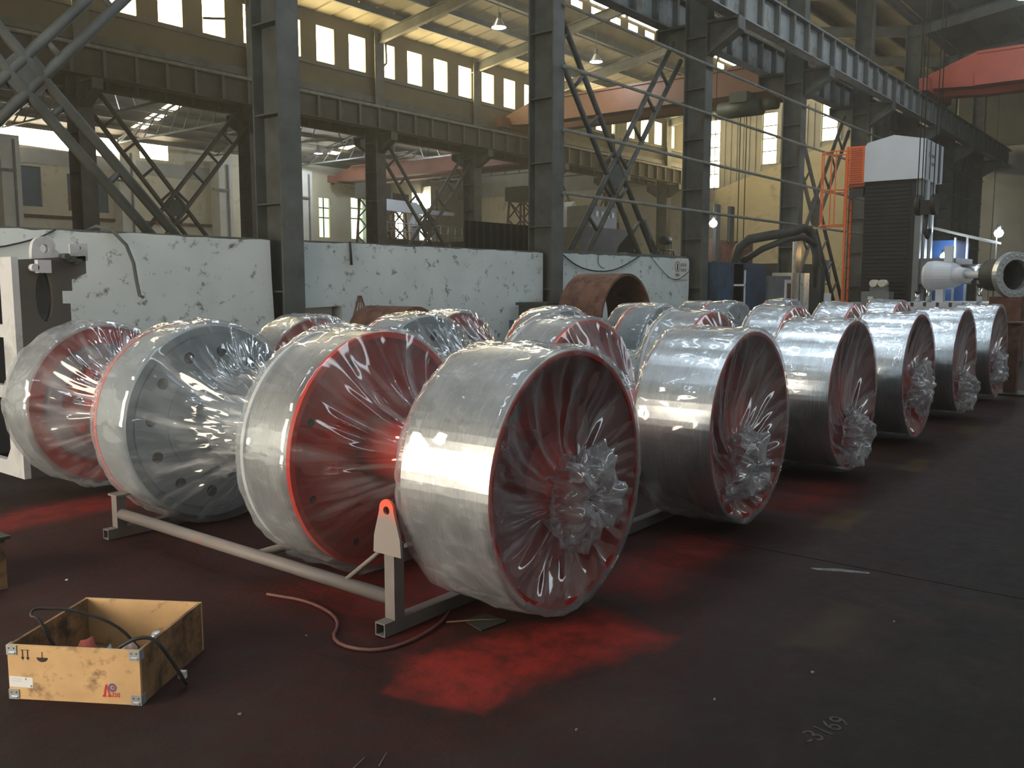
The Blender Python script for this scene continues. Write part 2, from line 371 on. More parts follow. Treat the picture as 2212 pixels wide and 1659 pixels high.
XB, XE = -5.0, 53.0           # back and end walls
Y0, Y1, Y2, Y3 = -8.0, 9.9, 27.3, 47.5   # outer wall, three column rows
flo = MB().box(XB, XE, Y0, Y3, -0.3, -0.03).build('floor', 'floor_concrete', label='dark stained concrete workshop floor with red paint overspray', kind='structure')
xs = [XB] + [4.8 + 6 * k for k in range(-1, 9)] + [XE]
ysl = [Y0, -2.1, 9.9, 27.3, Y3]
for i in range(len(xs) - 1):
    for j in range(len(ysl) - 1):
        MB().box(xs[i] + 0.006, xs[i + 1] - 0.006, ysl[j] + 0.006, ysl[j + 1] - 0.006, -0.03, 0.0).build('floor_slab', 'floor_concrete', flo)
mk_text('-3169', 0.105, 'ink_floor', flo, (2.93, 0.955, 0.001), (0.39, -0.09, 0), (0.09, 0.39, 0), 'stencil_lettering')

# ------------------------------------------------------------------ white partition wall between the near columns
def ragged(xa, xb, z, step=0.22, amp=0.018):
    out = []; x = xb
    while x > xa + 0.02:
        out.append((x, z + random.uniform(-amp, amp * 0.3))); x -= step * random.uniform(0.5, 1.3)
    out.append((xa, z)); return out
WT = 2.09
for (nm, poly, lab) in (
    ('wall_left', [(XB + 0.2, 0.0), (7.28, 0.0), (7.30, 0.9), (7.27, 1.6)] + ragged(XB + 0.2, 7.26, WT), 'low white painted partition wall left of the first steel column, stained and chipped'),
    ('wall_middle', [(8.46, 0.0), (13.28, 0.0), (13.28, WT - 0.02)] + ragged(7.70, 13.28, WT) + [(7.70, 1.18), (8.46, 1.20)], 'low white painted partition wall between the first and second near columns'),
    ('wall_right', [(13.72, 0.0), (18.8, 0.0), (18.85, 1.05), (19.02, 1.08), (19.05, 1.3), (19.05, WT - 0.08)] + ragged(13.72, 19.0, WT), 'low white painted partition wall between the second and third near columns')):
    w = MB().prism(poly, 9.80, 10.02, 'xz').build(nm, 'wall_white', label=lab, kind='structure')
    xa = min(p[0] for p in poly); xb = max(p[0] for p in poly)
    MB().box(max(xa, XB + 0.25), xb, 9.86, 9.96, WT - 0.005, WT + (0.06 if nm == 'wall_right' else 0.015)).build('top_angle', 'steel_dark', w)

# ------------------------------------------------------------------ outer shell
wo = MB().box(XB, XE, Y0 - 0.2, Y0, 0, 12.2).build('wall_outer', 'panel_grey', label='grey outer wall of the near bay, outside the view', kind='structure')
for k in range(14): MB().box(-3.8 + 3.0 * k, -1.0 + 3.0 * k, Y0, Y0 + 0.03, 8.6, 10.0).build('added_glow_pane', 'pane_added_glow', wo)  # added glowing panes, out of view, put behind the fill light
wb = MB().holed([(Y0, 0.0), (Y3, 0.0), (Y3, 12.5), (Y0, 12.5)], [[(3.0, 0.02), (9.2, 0.02), (9.2, 4.6), (3.0, 4.6)]], XB - 0.2, XB, 'yz').build('wall_back', 'panel_grey', label='grey end wall behind the camera with an open gateway', kind='structure')
# end wall: masonry below a sloping line, ribbed sheet with tall windows above
SL = [(Y1, 9.9), (13.0, 10.6), (18.5, 9.55), (27.0, 6.95), (27.0, 0.0), (Y1, 0.0)]
MB().prism([(Y0, 0), (Y3, 0), (Y3, 8.0), (29.0, 8.0), (27.0, 6.95), (18.5, 9.55), (13.0, 10.6), (Y1, 9.9), (Y0, 9.9)], XE, XE + 0.25, 'yz').build('wall_end', 'plaster_beige', label='beige plastered end wall under a sloping masonry edge', kind='structure')
ew = MB().holed([(Y0, 9.9), (Y1, 9.9), (13.0, 10.6), (18.5, 9.55), (27.0, 6.95), (29.0, 8.0), (Y3, 8.0), (Y3, 11.5), (38, 13), (28, 11.6), (18.6, 14.0), (Y1, 12.2), (1, 13), (Y0, 12)],
    [[(y - 0.42, zb), (y + 0.42, zb), (y + 0.42, zt), (y - 0.42, zt)] for (y, zb, zt) in ((25.75, 7.55, 11.7), (22.05, 8.75, 11.75), (18.45, 9.8, 11.9))], XE + 0.02, XE + 0.2, 'yz').build('wall_end_upper', 'panel_grey', label='grey ribbed sheet cladding above the beige end wall', kind='structure')
for k in range(44):
    y = 10.6 + k * 0.4
    if any(abs(y - q) < 0.5 for q in (25.75, 22.05, 18.45)): continue
    zb = 10.7 if y < 13 else (10.6 - (y - 13) * 0.19 if y < 18.5 else 9.62 - (y - 18.5) * 0.306)
    MB().box(XE - 0.03, XE + 0.02, y - 0.05, y + 0.05, zb, 12.0).build('sheet_rib', 'panel_grey', ew)
for i, (y, zb, zt) in enumerate(((25.75, 7.55, 11.7), (22.05, 8.75, 11.75), (18.45, 9.8, 11.9))):
    w = MB().box(XE + 0.06, XE + 0.08, y - 0.42, y + 0.42, zb, zt).build('window_%d' % (i + 1), 'pane_sun', label='tall bright end-wall window, %s of three above the sloping edge' % ('leftmost', 'middle', 'rightmost')[i], kind='structure')
    n = int((zt - zb) / 0.95)
    for k in range(1, n + 1): MB().box(XE + 0.0, XE + 0.06, y - 0.42, y + 0.42, zb + k * (zt - zb) / (n + 1) - 0.03, zb + k * (zt - zb) / (n + 1) + 0.03).build('glazing_bar', 'steel_dark', w)
    MB().box(XE - 0.04, XE + 0.04, y - 0.5, y + 0.5, zb - 0.08, zb).build('window_sill', 'panel_grey', w)
# lining of the end wall in the near bay: grey panels
for k in range(10):
    y = -7.6 + k * 1.92
    MB().box(XE - 0.08, XE, y, y + 1.88, 0, 8.6).build('wall_panel', 'panel_grey', ew); MB().box(XE - 0.1, XE, y, y + 1.9, 8.62, 12.0).build('upper_shade_sheet', 'sheet_dark', ew)  # dark upper sheets: shade of the unlit wall top put into the colour

# far wall with piers, windows and the open strip under the eaves
fz = 9.3
fw_holes = []
far_windows = [(19.6, 5.4, 7.4, 1.7, 'door_blue'), (22.6, 5.3, 7.2, 2.2, 'door_blue'), (33.7, 4.2, 6.2, 1.3, 'pane_white'), (42.0, 4.6, 7.4, 1.5, 'pane_green'), (46.2, 4.8, 8.0, 0.8, 'pane_white'), (48.0, 4.8, 8.2, 1.1, 'pane_white'), (39.2, 4.6, 7.2, 0.9, 'pane_green')]
fw_holes = [[(x, za), (x + w, za), (x + w, zb), (x, zb)] for (x, za, zb, w, m) in far_windows]
fw = MB().holed([(XB, 0), (XE, 0), (XE, fz), (28.4, fz), (28.4, 8.45), (26.7, 8.45), (26.7, fz), (25.4, fz), (25.4, 8.3), (24.2, 8.3), (24.2, fz), (23.1, fz), (23.1, 8.35), (19.3, 8.45), (19.3, fz), (XB, fz)], fw_holes, Y3, Y3 + 0.3, 'xz').build('wall_far', 'plaster_beige', label='beige far wall of the third bay with piers and windows', kind='structure')
for i, (xa, xb) in enumerate(((19.3, 23.1), (24.2, 25.4), (26.7, 28.4))): MB().box(xa, xb, Y3 + 0.31, Y3 + 0.33, 8.2, 9.4).build('window_4%d' % i, 'pane_white', label='bright open gap under the eaves of the far wall, %s' % ('longest, at left', 'middle one', 'right one')[i], kind='structure')
MB().box(XB, 31, Y3 - 0.12, Y3, 4.85, 5.0).build('ledge', 'rust', fw)
MB().box(XB, 31, Y3 - 0.04, Y3, 7.55, 8.28).build('upper_band', 'panel_grey', fw)
for i, (x, za, zb, w, m) in enumerate(far_windows):
    wn = MB().box(x, x + w, Y3 + 0.12, Y3 + 0.16, za, zb).build('window_%d' % (5 + i), m, label=('dark blue shuttered opening high on the far wall, %s' % ('at the picture edge', 'right of the bare steel column')[i] if m == 'door_blue' else 'bright far-wall window seen %s' % {2: 'through the crossed braces at left', 3: 'with green foliage beside a white pier', 4: 'right of the second-row column, narrow', 5: 'right of the second-row column, wide', 6: 'behind the lattice tower'}[i]), kind='structure')
    if m != 'door_blue':
        MB().box(x, x + w, Y3 + 0.08, Y3 + 0.12, (za + zb) / 2 - 0.04, (za + zb) / 2 + 0.04).build('glazing_bar', 'steel_dark', wn)
        MB().box(x, x + w, Y3 + 0.08, Y3 + 0.12, zb - (zb - za) / 4 - 0.04, zb - (zb - za) / 4 + 0.04).build('glazing_bar', 'steel_dark', wn)
        MB().box(x + w / 2 - 0.04, x + w / 2 + 0.04, Y3 + 0.07, Y3 + 0.12, za, zb).build('glazing_bar', 'steel_dark', wn)
    else:
        MB().box(x + w * 0.1, x + w * 0.42, Y3 + 0.06, Y3 + 0.12, zb - 0.75, zb - 0.1).build('pane', 'paper_white', wn)
        if i == 1: MB().box(x, x + w * 0.45, Y3 + 0.05, Y3 + 0.12, za, zb - 0.85).build('board', 'brown_wood', wn)
MB().prism([(21.5, 4.35), (22.9, 4.35), (22.9, 4.0), (21.9, 4.0), (21.9, 3.5), (21.5, 3.5)], Y3 - 0.02, Y3, 'xz').build('red_mark', 'brown_wood', fw)
for k, x in enumerate((13.5, 19.5, 25.5, 31.5, 37.5, 43.5, 49.5)):
    p = MB().box(x - 0.45, x + 0.45, Y3 - 0.9, Y3, 0, 8.7).build('wall_pier', 'pillar_white', label='white plastered pier on the far wall, number %s from the left' % ('one', 'two', 'three', 'four', 'five', 'six', 'seven')[k], cat='pier', group='far wall piers')
    MB().box(x + 0.1, x + 0.2, Y3 - 0.98, Y3 - 0.9, 0, 8.5).build('downpipe', 'pipe_grey', p)
    MB().beam((x - 0.9, Y3 - 0.95, 7.0), (x + 0.2, Y3 - 0.95, 7.0), 0.12, 0.12).build('pipe_bracket', 'pipe_grey', p)

# ------------------------------------------------------------------ clerestory over the second row
WX0, WP, WW, WZ0, WZ1 = 20.95 - 9 * 1.6, 1.6, 0.86, 9.85, 11.15
wins = [WX0 + WP * k for k in range(28)]
cl = MB().holed([(XB, 8.75), (XE, 8.75), (XE, 11.75), (XB, 11.75)], [[(x, WZ0), (x + WW, WZ0), (x + WW, WZ1), (x, WZ1)] for x in wins], Y2 - 0.06, Y2 + 0.06, 'xz').build('wall_clerestory', 'sheet_clerestory', label='dark sheet clerestory wall pierced by a row of bright windows', kind='structure')
MB().box(XB, XE, Y2 - 0.2, Y2 + 0.1, 8.7, 8.95).build('bottom_rail', 'steel_dark', cl)
MB().box(XB, XE, Y2 - 0.16, Y2 - 0.06, 9.66, 9.76).build('sill_rail', 'steel_dark', cl)
ordn = ['first', 'second', 'third', 'fourth', 'fifth', 'sixth', 'seventh', 'eighth', 'ninth', 'tenth', 'eleventh', 'twelfth', 'thirteenth', 'fourteenth', 'fifteenth', 'sixteenth', 'seventeenth', 'eighteenth', 'nineteenth', 'twentieth', 'twenty-first', 'twenty-second', 'twenty-third', 'twenty-fourth', 'twenty-fifth', 'twenty-sixth', 'twenty-seventh', 'twenty-eighth']
for k, x in enumerate(wins):
    w = MB().box(x, x + WW, Y2 - 0.01, Y2 + 0.01, WZ0, WZ1).build('window_%d' % (20 + k), 'pane_sun', label='bright clerestory window, %s from the left end of the row' % ordn[k], kind='structure')
    if k == 7: MB().beam((x, Y2 - 0.1, WZ0 + 0.45), (x + WW, Y2 - 0.1, WZ0 + 0.62), 0.06, 0.08).build('glazing_bar', 'steel_dark', w)
    if k == 12: MB().tube([(x + 0.3, Y2 - 0.12, 11.2), (x + 0.33, Y2 - 0.12, 10.4), (x + 0.02, Y2 - 0.12, 10.1)], 0.05).build('drain_pipe', 'steel_dark', w)

# ------------------------------------------------------------------ roofs: sheets, purlins, rafters
def slope_z(y, ya, za, yb, zb): return za + (zb - za) * (y - ya) / (yb - ya)
def roof_slope(parent, ya, za, yb, zb, sheet_m, sheets, purlins, x0=XB, x1=XE, gap=None, pm='steel_dark', step=1.45):
    if sheets:
        # one ribbed sheet, shared
        w = 0.9; prof = [(0.0, 0), (0.36, 0), (0.40, 0.05), (0.46, 0.05), (0.50, 0), (0.905, 0)]
        first = None; n = int((x1 - x0) / w)
        for k in range(n):
            if first is None:
                mb = MB(); vs = []
                for (yy, zz) in ((ya, za), (yb, zb)):
                    for dz in (0.0, 0.03): vs += [(x0 + a, yy, zz + h + dz) for a, h in prof]
                m = len(prof); fs = []
                for q in range(m - 1): fs += [(q, q + 1, 2 * m + q + 1, 2 * m + q), (m + q, 3 * m + q, 3 * m + q + 1, m + q + 1)]
                mb.add(vs, fs); first = mb.build('roof_sheet', sheet_m, parent)
            else: share(first, parent, (first.location.x + k * w, first.location.y, first.location.z + 0.004 * (k % 2)))
    else:
        MB().add([(x0, ya, za), (x1, ya, za), (x1, yb, zb), (x0, yb, zb), (x0, ya, za + 0.06), (x1, ya, za + 0.06), (x1, yb, zb + 0.06), (x0, yb, zb + 0.06)],
                 [(0, 1, 2, 3), (7, 6, 5, 4), (0, 4, 5, 1), (1, 5, 6, 2), (2, 6, 7, 3), (3, 7, 4, 0)]).build('roof_deck', sheet_m, parent)
    if purlins:
        n = max(2, int(abs(yb - ya) / step))
        for k in range(n + 1):
            y = ya + (yb - ya) * (k + 0.15) / (n + 0.3); z = slope_z(y, ya, za, yb, zb)
            MB().box(x0, x1, y - 0.05, y + 0.05, z - 0.22, z - 0.01).build('purlin', pm, parent)
def rafter(parent, x, ya, za, yb, zb, d=0.42, m='steel_dark'):
    mb = MB()
    for (w, o0, o1) in ((0.18, -0.25, -0.28), (0.012, -0.25 - d + 0.02, -0.25), (0.18, -0.25 - d, -0.25 - d + 0.03)):
        a, b = min(o0, o1), max(o0, o1)
        mb.add([(x - w / 2, ya, za + a), (x + w / 2, ya, za + a), (x + w / 2, yb, zb + a), (x - w / 2, yb, zb + a), (x - w / 2, ya, za + b), (x + w / 2, ya, za + b), (x + w / 2, yb, zb + b), (x - w / 2, yb, zb + b)],
               [(0, 1, 2, 3), (7, 6, 5, 4), (0, 4, 5, 1), (1, 5, 6, 2), (2, 6, 7, 3), (3, 7, 4, 0)])
    return mb.build('rafter', m, parent)
RX = [1.5 + 6 * k for k in range(-1, 9)]
c2 = thing('ceiling', (0, 18.6, 11), 'ribbed sheet roof of the middle bay with long purlins and sloping rafters', None, kind='structure')
MON0, MON1 = 18.0, 22.3
def zr2(y): return 11.62 + 0.15 * (Y2 - y) if y > 18.6 else 11.62 + 0.15 * (y - Y1)
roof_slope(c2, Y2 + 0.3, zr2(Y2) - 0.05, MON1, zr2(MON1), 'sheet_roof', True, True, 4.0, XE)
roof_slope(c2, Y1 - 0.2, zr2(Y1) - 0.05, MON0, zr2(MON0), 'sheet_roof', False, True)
for x in RX:
    r = rafter(c2, x, Y2, zr2(Y2), 18.6, zr2(18.6)); rafter(c2, x, Y1, zr2(Y1), 18.6, zr2(18.6))
# ridge monitor: raised strip with small windows
mon_h = 1.6
zb = zr2(MON1)
mw = [12.0 + 1.55 * k for k in range(27)]
mo = MB().holed([(XB, zb - 0.1), (XE, zb - 0.1), (XE, zb + mon_h), (XB, zb + mon_h)], [[(x, zb + 0.82), (x + 0.85, zb + 0.82), (x + 0.85, zb + 1.12), (x, zb + 1.12)] for x in mw], MON1, MON1 + 0.06, 'xz').build('ridge_monitor_wall', 'sheet_roof', c2)
for x in mw: MB().box(x, x + 0.85, MON1 + 0.02, MON1 + 0.04, zb + 0.82, zb + 1.12).build('monitor_pane', 'pane_sun', mo)
for k in range(14):
    x = 8.0 + 3.2 * k
    MB().box(x, x + 2.9, MON1 - 0.02, MON1, zb + 1.30, zb + 1.46).build('monitor_slit', 'pane_white', mo)
MB().box(XB, XE, MON0 - 0.06, MON0, zr2(MON0) - 0.1, zr2(MON0) + mon_h).build('monitor_side', 'sheet_roof', c2)
MB().box(XB, XE, MON0 - 0.3, MON1 + 0.3, zb + mon_h, zb + mon_h + 0.08).build('monitor_cap', 'sheet_dark', c2)
MB().box(XB, XE, MON1 - 0.2, MON1 - 0.02, zb - 0.30, zb + 0.02).build('monitor_kerb', 'steel_dark', c2)
# near bay
c1 = thing('ceiling', (0, 1, 11), 'dark sheet roof of the near bay above the crane', None, kind='structure')
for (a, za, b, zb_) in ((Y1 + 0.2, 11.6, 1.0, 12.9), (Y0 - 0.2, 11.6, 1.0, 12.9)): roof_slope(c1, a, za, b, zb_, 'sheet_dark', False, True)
for x in RX: rafter(c1, x, Y1, 11.6, 1.0, 12.9); rafter(c1, x, Y0, 11.6, 1.0, 12.9)
# translucent skylight sheets running down the near slope
for k, x in enumerate((-2.4, 3.6, 9.6, 15.6, 21.6)):
    for j in range(4):
        a, b = 2.2 + 1.75 * j, 2.2 + 1.75 * j + 1.55; zf = lambda y: slope_z(y, Y1 + 0.2, 11.6, 1.0, 12.9) - 0.02
        MB().add([(x, a, zf(a) - 0.016), (x + 0.95, a, zf(a) - 0.016), (x + 0.95, b, zf(b) - 0.016), (x, b, zf(b) - 0.016), (x, a, zf(a)), (x + 0.95, a, zf(a)), (x + 0.95, b, zf(b)), (x, b, zf(b))], [(0, 1, 2, 3), (7, 6, 5, 4), (0, 4, 5, 1), (1, 5, 6, 2), (2, 6, 7, 3), (3, 7, 4, 0)]).build('skylight_pane', 'pane_skylight_blue', c1)
# far bay
c3 = thing('ceiling', (0, 37.5, 9), 'dark sheet roof of the far bay with pale skylight strips and light trusses', None, kind='structure')
RY, RZ = 37.4, 11.6
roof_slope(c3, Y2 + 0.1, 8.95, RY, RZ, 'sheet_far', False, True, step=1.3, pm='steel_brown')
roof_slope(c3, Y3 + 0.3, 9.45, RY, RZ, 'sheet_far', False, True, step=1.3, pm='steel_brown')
for k, (x, ya, yb) in enumerate(((14.2, 38.6, 46.6), (25.5, 38.6, 46.8), (38.6, 38.6, 46.0), (33.2, 42.5, 45.5), (20.0, 30.0, 36.6))):
    n = 7
    for j in range(n):
        a = ya + (yb - ya) * j / n; b = ya + (yb - ya) * (j + 0.82) / n
        zf = (lambda y: slope_z(y, Y3 + 0.3, 9.45, RY, RZ)) if ya > RY else (lambda y: slope_z(y, Y2 + 0.1, 8.95, RY, RZ))
        MB().add([(x, a, zf(a) - 0.02), (x + 0.75, a, zf(a) - 0.02), (x + 0.75, b, zf(b) - 0.02), (x, b, zf(b) - 0.02), (x, a, zf(a) - 0.004), (x + 0.75, a, zf(a) - 0.004), (x + 0.75, b, zf(b) - 0.004), (x, b, zf(b) - 0.004)], [(0, 1, 2, 3), (7, 6, 5, 4), (0, 4, 5, 1), (1, 5, 6, 2), (2, 6, 7, 3), (3, 7, 4, 0)]).build('skylight_pane', 'pane_skylight', c3)
for x in RX:
    mb = MB()
    for (ya, za) in ((Y2, 8.6), (Y3, 9.1)):
        n = 8
        for q in range(n):
            y0_ = ya + (RY - ya) * q / n; y1_ = ya + (RY - ya) * (q + 1) / n
            zt0 = slope_z(y0_, ya, za + 0.2, RY, RZ - 0.25); zt1 = slope_z(y1_, ya, za + 0.2, RY, RZ - 0.25)
            mb.beam((x, y0_, zt0), (x, y1_, zt1), 0.08, 0.08); mb.beam((x, y0_, za), (x, y1_, za), 0.08, 0.08); mb.beam((x, y0_, za), (x, y1_, zt1), 0.05, 0.05)
    mb.build('roof_truss', 'steel_dark', c3)

# ------------------------------------------------------------------ columns
NEAR = 'near steel columns'; MID = 'second row steel columns'
def column(x, y, ztop, w, d, label, group, corbels, stiff=1.15):
    t = thing('steel_column', (x, y, 0), label, 'column', group)
    MB().box(x - w / 2, x + w / 2, y - d / 2, y - d / 2 + 0.03, 0, ztop).build('flange', 'steel_dark', t)
    MB().box(x - w / 2, x + w / 2, y + d / 2 - 0.03, y + d / 2, 0, ztop).build('flange', 'steel_dark', t)
    MB().box(x - 0.012, x + 0.012, y - d / 2 + 0.03, y + d / 2 - 0.03, 0, ztop).build('web', 'steel_dark', t)
    first = None; z = 1.4; k = 0
    while z < min(ztop, 8):
        if first is None: first = MB().box(x - w / 2 + 0.01, x + w / 2 - 0.01, y - d / 2 + 0.03, y + d / 2 - 0.03, z, z + 0.02).build('stiffener', 'steel_dark', t)
        else: share(first, t, (0, 0, k * stiff))
        z += stiff; k += 1
    for s in corbels:
        ya = y + s * d / 2; yb = y + s * (d / 2 + 0.75)
        mb = MB().prism([(ya, 6.75), (ya, 7.5), (yb, 7.5), (yb, 7.2)], x - 0.015, x + 0.015, 'yz').box(x - 0.17, x + 0.17, min(ya, yb), max(ya, yb), 7.44, 7.5)
        a = Vector((x, ya, 6.75)); b_ = Vector((x, yb, 7.2)); mb.beam(a, b_, 0.32, 0.03)
        mb.box(x - 0.17, x + 0.17, yb - 0.02, yb + 0.02, 7.2, 7.5).build('corbel', 'steel_dark', t)
    return t
nl = ['near steel column out of view beside the left wall', 'nearest wide steel column with open stiffened side, left of picture centre', 'second near steel column, rising at picture centre between the white walls', 'third near steel column, standing at the end of the white wall', 'fourth near steel column, right of the hanging lamp', 'fifth near steel column behind the orange ladder', 'near steel column behind the white-capped machine tower', 'near steel column far along the crane runway', 'last near steel column by the end wall']
for k in range(9): column(1.5 + 6 * k, Y1, 11.4, 0.34, 0.56, nl[k], NEAR, (-1, 1))
mlab = ['out of view at left', 'at far left behind the crossed tubes', 'hidden behind the nearest column', 'just right of the nearest column', 'left of the centre column', 'behind the centre column', 'right of the centre column behind the braces', 'behind the third near column', 'last before the end wall']
for k in range(9): column(1.5 + 6 * k, Y2, 11.5, 0.5, 0.7, 'second-row steel column, ' + mlab[k], MID, (-1, 1))

# ------------------------------------------------------------------ crane runway girders
def runway(y, label, m_web, x0=XB + 0.3, x1=XE - 0.3, zb=7.5, zt=8.3):
    t = thing('runway_girder', (0, y, zb), label, 'girder', 'crane runway girders')
    MB().box(x0, x1, y - 0.01, y + 0.01, zb + 0.03, zt - 0.03).build('web', m_web, t)
    MB().box(x0, x1, y - 0.16, y + 0.16, zt - 0.03, zt).build('top_flange', 'steel_dark' if m_web == 'steel_pale' else 'steel_brown', t)
    MB().box(x0, x1, y - 0.15, y + 0.15, zb, zb + 0.03).build('bottom_flange', m_web, t)
    MB().box(x0, x1, y - 0.035, y + 0.035, zt, zt + 0.12).build('rail', 'pipe_grey', t)
    first = None; x = x0 + 0.5; k = 0
    while x < x1 - 0.2:
        if first is None: first = MB().box(x - 0.05, x + 0.05, y - 0.14, y + 0.14, zb + 0.03, zt - 0.03).build('stiffener', 'steel_dark', t)  # on pale girders the dark of stiffeners and top flange is painted shade
        else: share(first, t, (k * 1.0, 0, 0))
        x += 1.0; k += 1
    return t
runway(9.05, 'pale-panelled crane runway girder along the near side of the front columns', 'steel_pale')
runway(10.75, 'crane runway girder along the far side of the front columns', 'steel_pale')
runway(Y2 - 0.9, 'crane runway girder on the near side of the second column row', 'steel_brown', zb=7.55, zt=8.35)
runway(Y2 + 0.9, 'crane runway girder on the far side of the second column row', 'steel_brown', zb=7.55, zt=7.85)

# ------------------------------------------------------------------ crossed bracing and pipe rails
def brace(x0, x1, y, zl, zh, label, group, r=0.055, m='ladder_steel', off=0.17, rung=0.85, plate=0.28):
    t = thing('cross_brace', ((x0 + x1) / 2, y, zl), label, 'brace', group)
    for (a, b) in (((x0, zh), (x1, zl)), ((x0, zl), (x1, zh))):
        d = Vector((b[0] - a[0], 0, b[1] - a[1])); L = d.length; d.normalize(); nrm = Vector((-d.z, 0, d.x))
        A = Vector((a[0], y, a[1])); B = Vector((b[0], y, b[1]))
        for s in (-1, 1): MB().cyl(A + nrm * off * s, B + nrm * off * s, r, 10).build('tube', m, t)
        n = int(L / rung); first = None
        for k in range(1, n):
            c = A + d * (k * L / n)
            if abs(k * L / n - L / 2) < 0.35: continue
            if first is None: first = MB().cyl(c + nrm * off, c - nrm * off, r * 0.62, 8).build('rung', m, t); c0 = c
            else: share(first, t, c - c0)
    c = ((x0 + x1) / 2, (zl + zh) / 2)
    MB().prism([(c[0] + plate * cos(pi / 8 + q * pi / 4), c[1] + plate * sin(pi / 8 + q * pi / 4)) for q in range(8)], y - 0.04, y + 0.04, 'xz').build('gusset_plate', m, t)
    return t
BR = 'front row cross braces'
brace(1.7, 7.3, Y1 + 0.36, 0.75, 6.75, 'big crossed tube brace with a square joint, upper left of picture', BR, r=0.062, m='steel_dark', off=0.125, plate=0.24)
brace(13.9, 19.1, Y1 + 0.36, 0.7, 6.85, 'crossed tube brace between the second and third near columns', BR, r=0.06, off=0.25)
brace(25.9, 31.1, Y1 + 0.36, 0.7, 6.85, 'crossed ladder brace right of the fourth near column', BR, r=0.06, off=0.32)
B2 = 'second row cross braces'
for (k, lab) in ((2, 'crossed ladder brace behind the far left steel column'), (4, 'crossed ladder brace left of the centre column'), (6, 'crossed ladder brace far behind the third near column')):
    brace(1.8 + 6 * k, 7.2 + 6 * k, Y2, 0.8, 7.2, 'second-row ' + lab, B2, r=0.075, off=0.3, rung=0.9, plate=0.3)
for i, z in enumerate((3.17, 4.3, 5.42, 6.5)):
    MB().cyl((13.6, Y1 - 0.33, z), (49.5, Y1 - 0.33, z), 0.035, 8).build('pipe_rail', 'pipe_grey', label='long horizontal pipe tied across the near columns, %s' % ('lowest', 'second lowest', 'second highest', 'highest')[i], cat='pipe', group='pipes across the columns')

ws = MB().box(34.0, 51.0, Y1 + 0.35, Y1 + 0.4, 0, 7.3).build('wall_shade_sheet', 'steel_dark', label='added dark sheet standing in for the shade between the far near-row columns behind the machine tower', kind='structure')  # added sheet, its dark colour stands in for shade between the far columns
for k in range(11): MB().box(34.2 + 1.55 * k, 34.28 + 1.55 * k, Y1 + 0.3, Y1 + 0.35, 0, 7.3).build('shade_sheet_rib', 'machine_dark', ws)

# ------------------------------------------------------------------ overhead cranes
def crane(x, ya, yb, z, h, m, m2, label, taper=1.6):
    t = thing('overhead_crane', (x, (ya + yb) / 2, z), label, 'crane', 'overhead cranes')
    poly = [(ya, z + h * 0.45), (ya + taper, z), (yb - taper, z), (yb, z + h * 0.45), (yb, z + h * 0.55), (yb - taper * 1.3, z + h), (ya + taper * 1.3, z + h), (ya, z + h * 0.55)]
    MB().prism([(ya, z + 0.1), (ya + taper, z), (yb - taper, z), (yb, z + 0.1), (yb, z + h * 0.5), (yb - taper, z + h), (ya + taper, z + h), (ya, z + h * 0.5)], x - 0.3, x + 0.3, 'yz').build('box_girder', m, t)
    MB().prism([(ya, z + 0.1), (ya + taper, z), (yb - taper, z), (yb, z + 0.1), (yb, z + h * 0.5), (yb - taper, z + h), (ya + taper, z + h), (ya, z + h * 0.5)], x + 1.5, x + 2.1, 'yz').build('box_girder', m, t)
    MB().box(x - 0.42, x - 0.3, ya + taper, yb - taper, z, z + h * 0.36).build('lower_beam', m2, t)
    MB().box(x - 0.38, x - 0.3, ya + taper, yb - taper, z + h * 0.92, z + h).build('edge_strip', m, t)
    for y in (ya, yb):
        MB().box(x - 0.9, x + 2.7, y - 0.16, y + 0.16, z - 0.05, z + 0.4).build('end_carriage', m2, t)
        for dx in (-0.6, 2.4): MB().cyl((x + dx, y - 0.06, z - 0.02), (x + dx, y + 0.06, z - 0.02), 0.16, 14).build('wheel', 'machine_dark', t)
    return t
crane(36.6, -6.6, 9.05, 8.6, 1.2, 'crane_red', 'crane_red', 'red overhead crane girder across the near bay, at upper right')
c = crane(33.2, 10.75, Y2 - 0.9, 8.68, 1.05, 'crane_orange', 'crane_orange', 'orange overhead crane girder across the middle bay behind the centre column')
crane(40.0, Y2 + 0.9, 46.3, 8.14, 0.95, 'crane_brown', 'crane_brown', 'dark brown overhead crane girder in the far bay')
# hoist trolley under the orange crane
t = thing('hoist_trolley', (32.9, 14.8, 8.0), 'green hoist trolley hanging under the orange crane', 'hoist')
MB().cyl((32.6, 13.9, 8.1), (32.6, 15.6, 8.1), 0.32, 16).build('drum', 'machine_green', t)
MB().box(32.3, 33.1, 14.4, 15.1, 8.3, 8.685).build('trolley', 'machine_green', t)
MB().cyl((32.6, 13.3, 8.15), (32.6, 13.9, 8.15), 0.22, 14).build('motor', 'machine_green', t)
for y in (14.5, 14.75): MB().cyl((32.6, y, 2.4), (32.6, y, 7.9), 0.018, 6).build('chain', 'rubber_black', t)

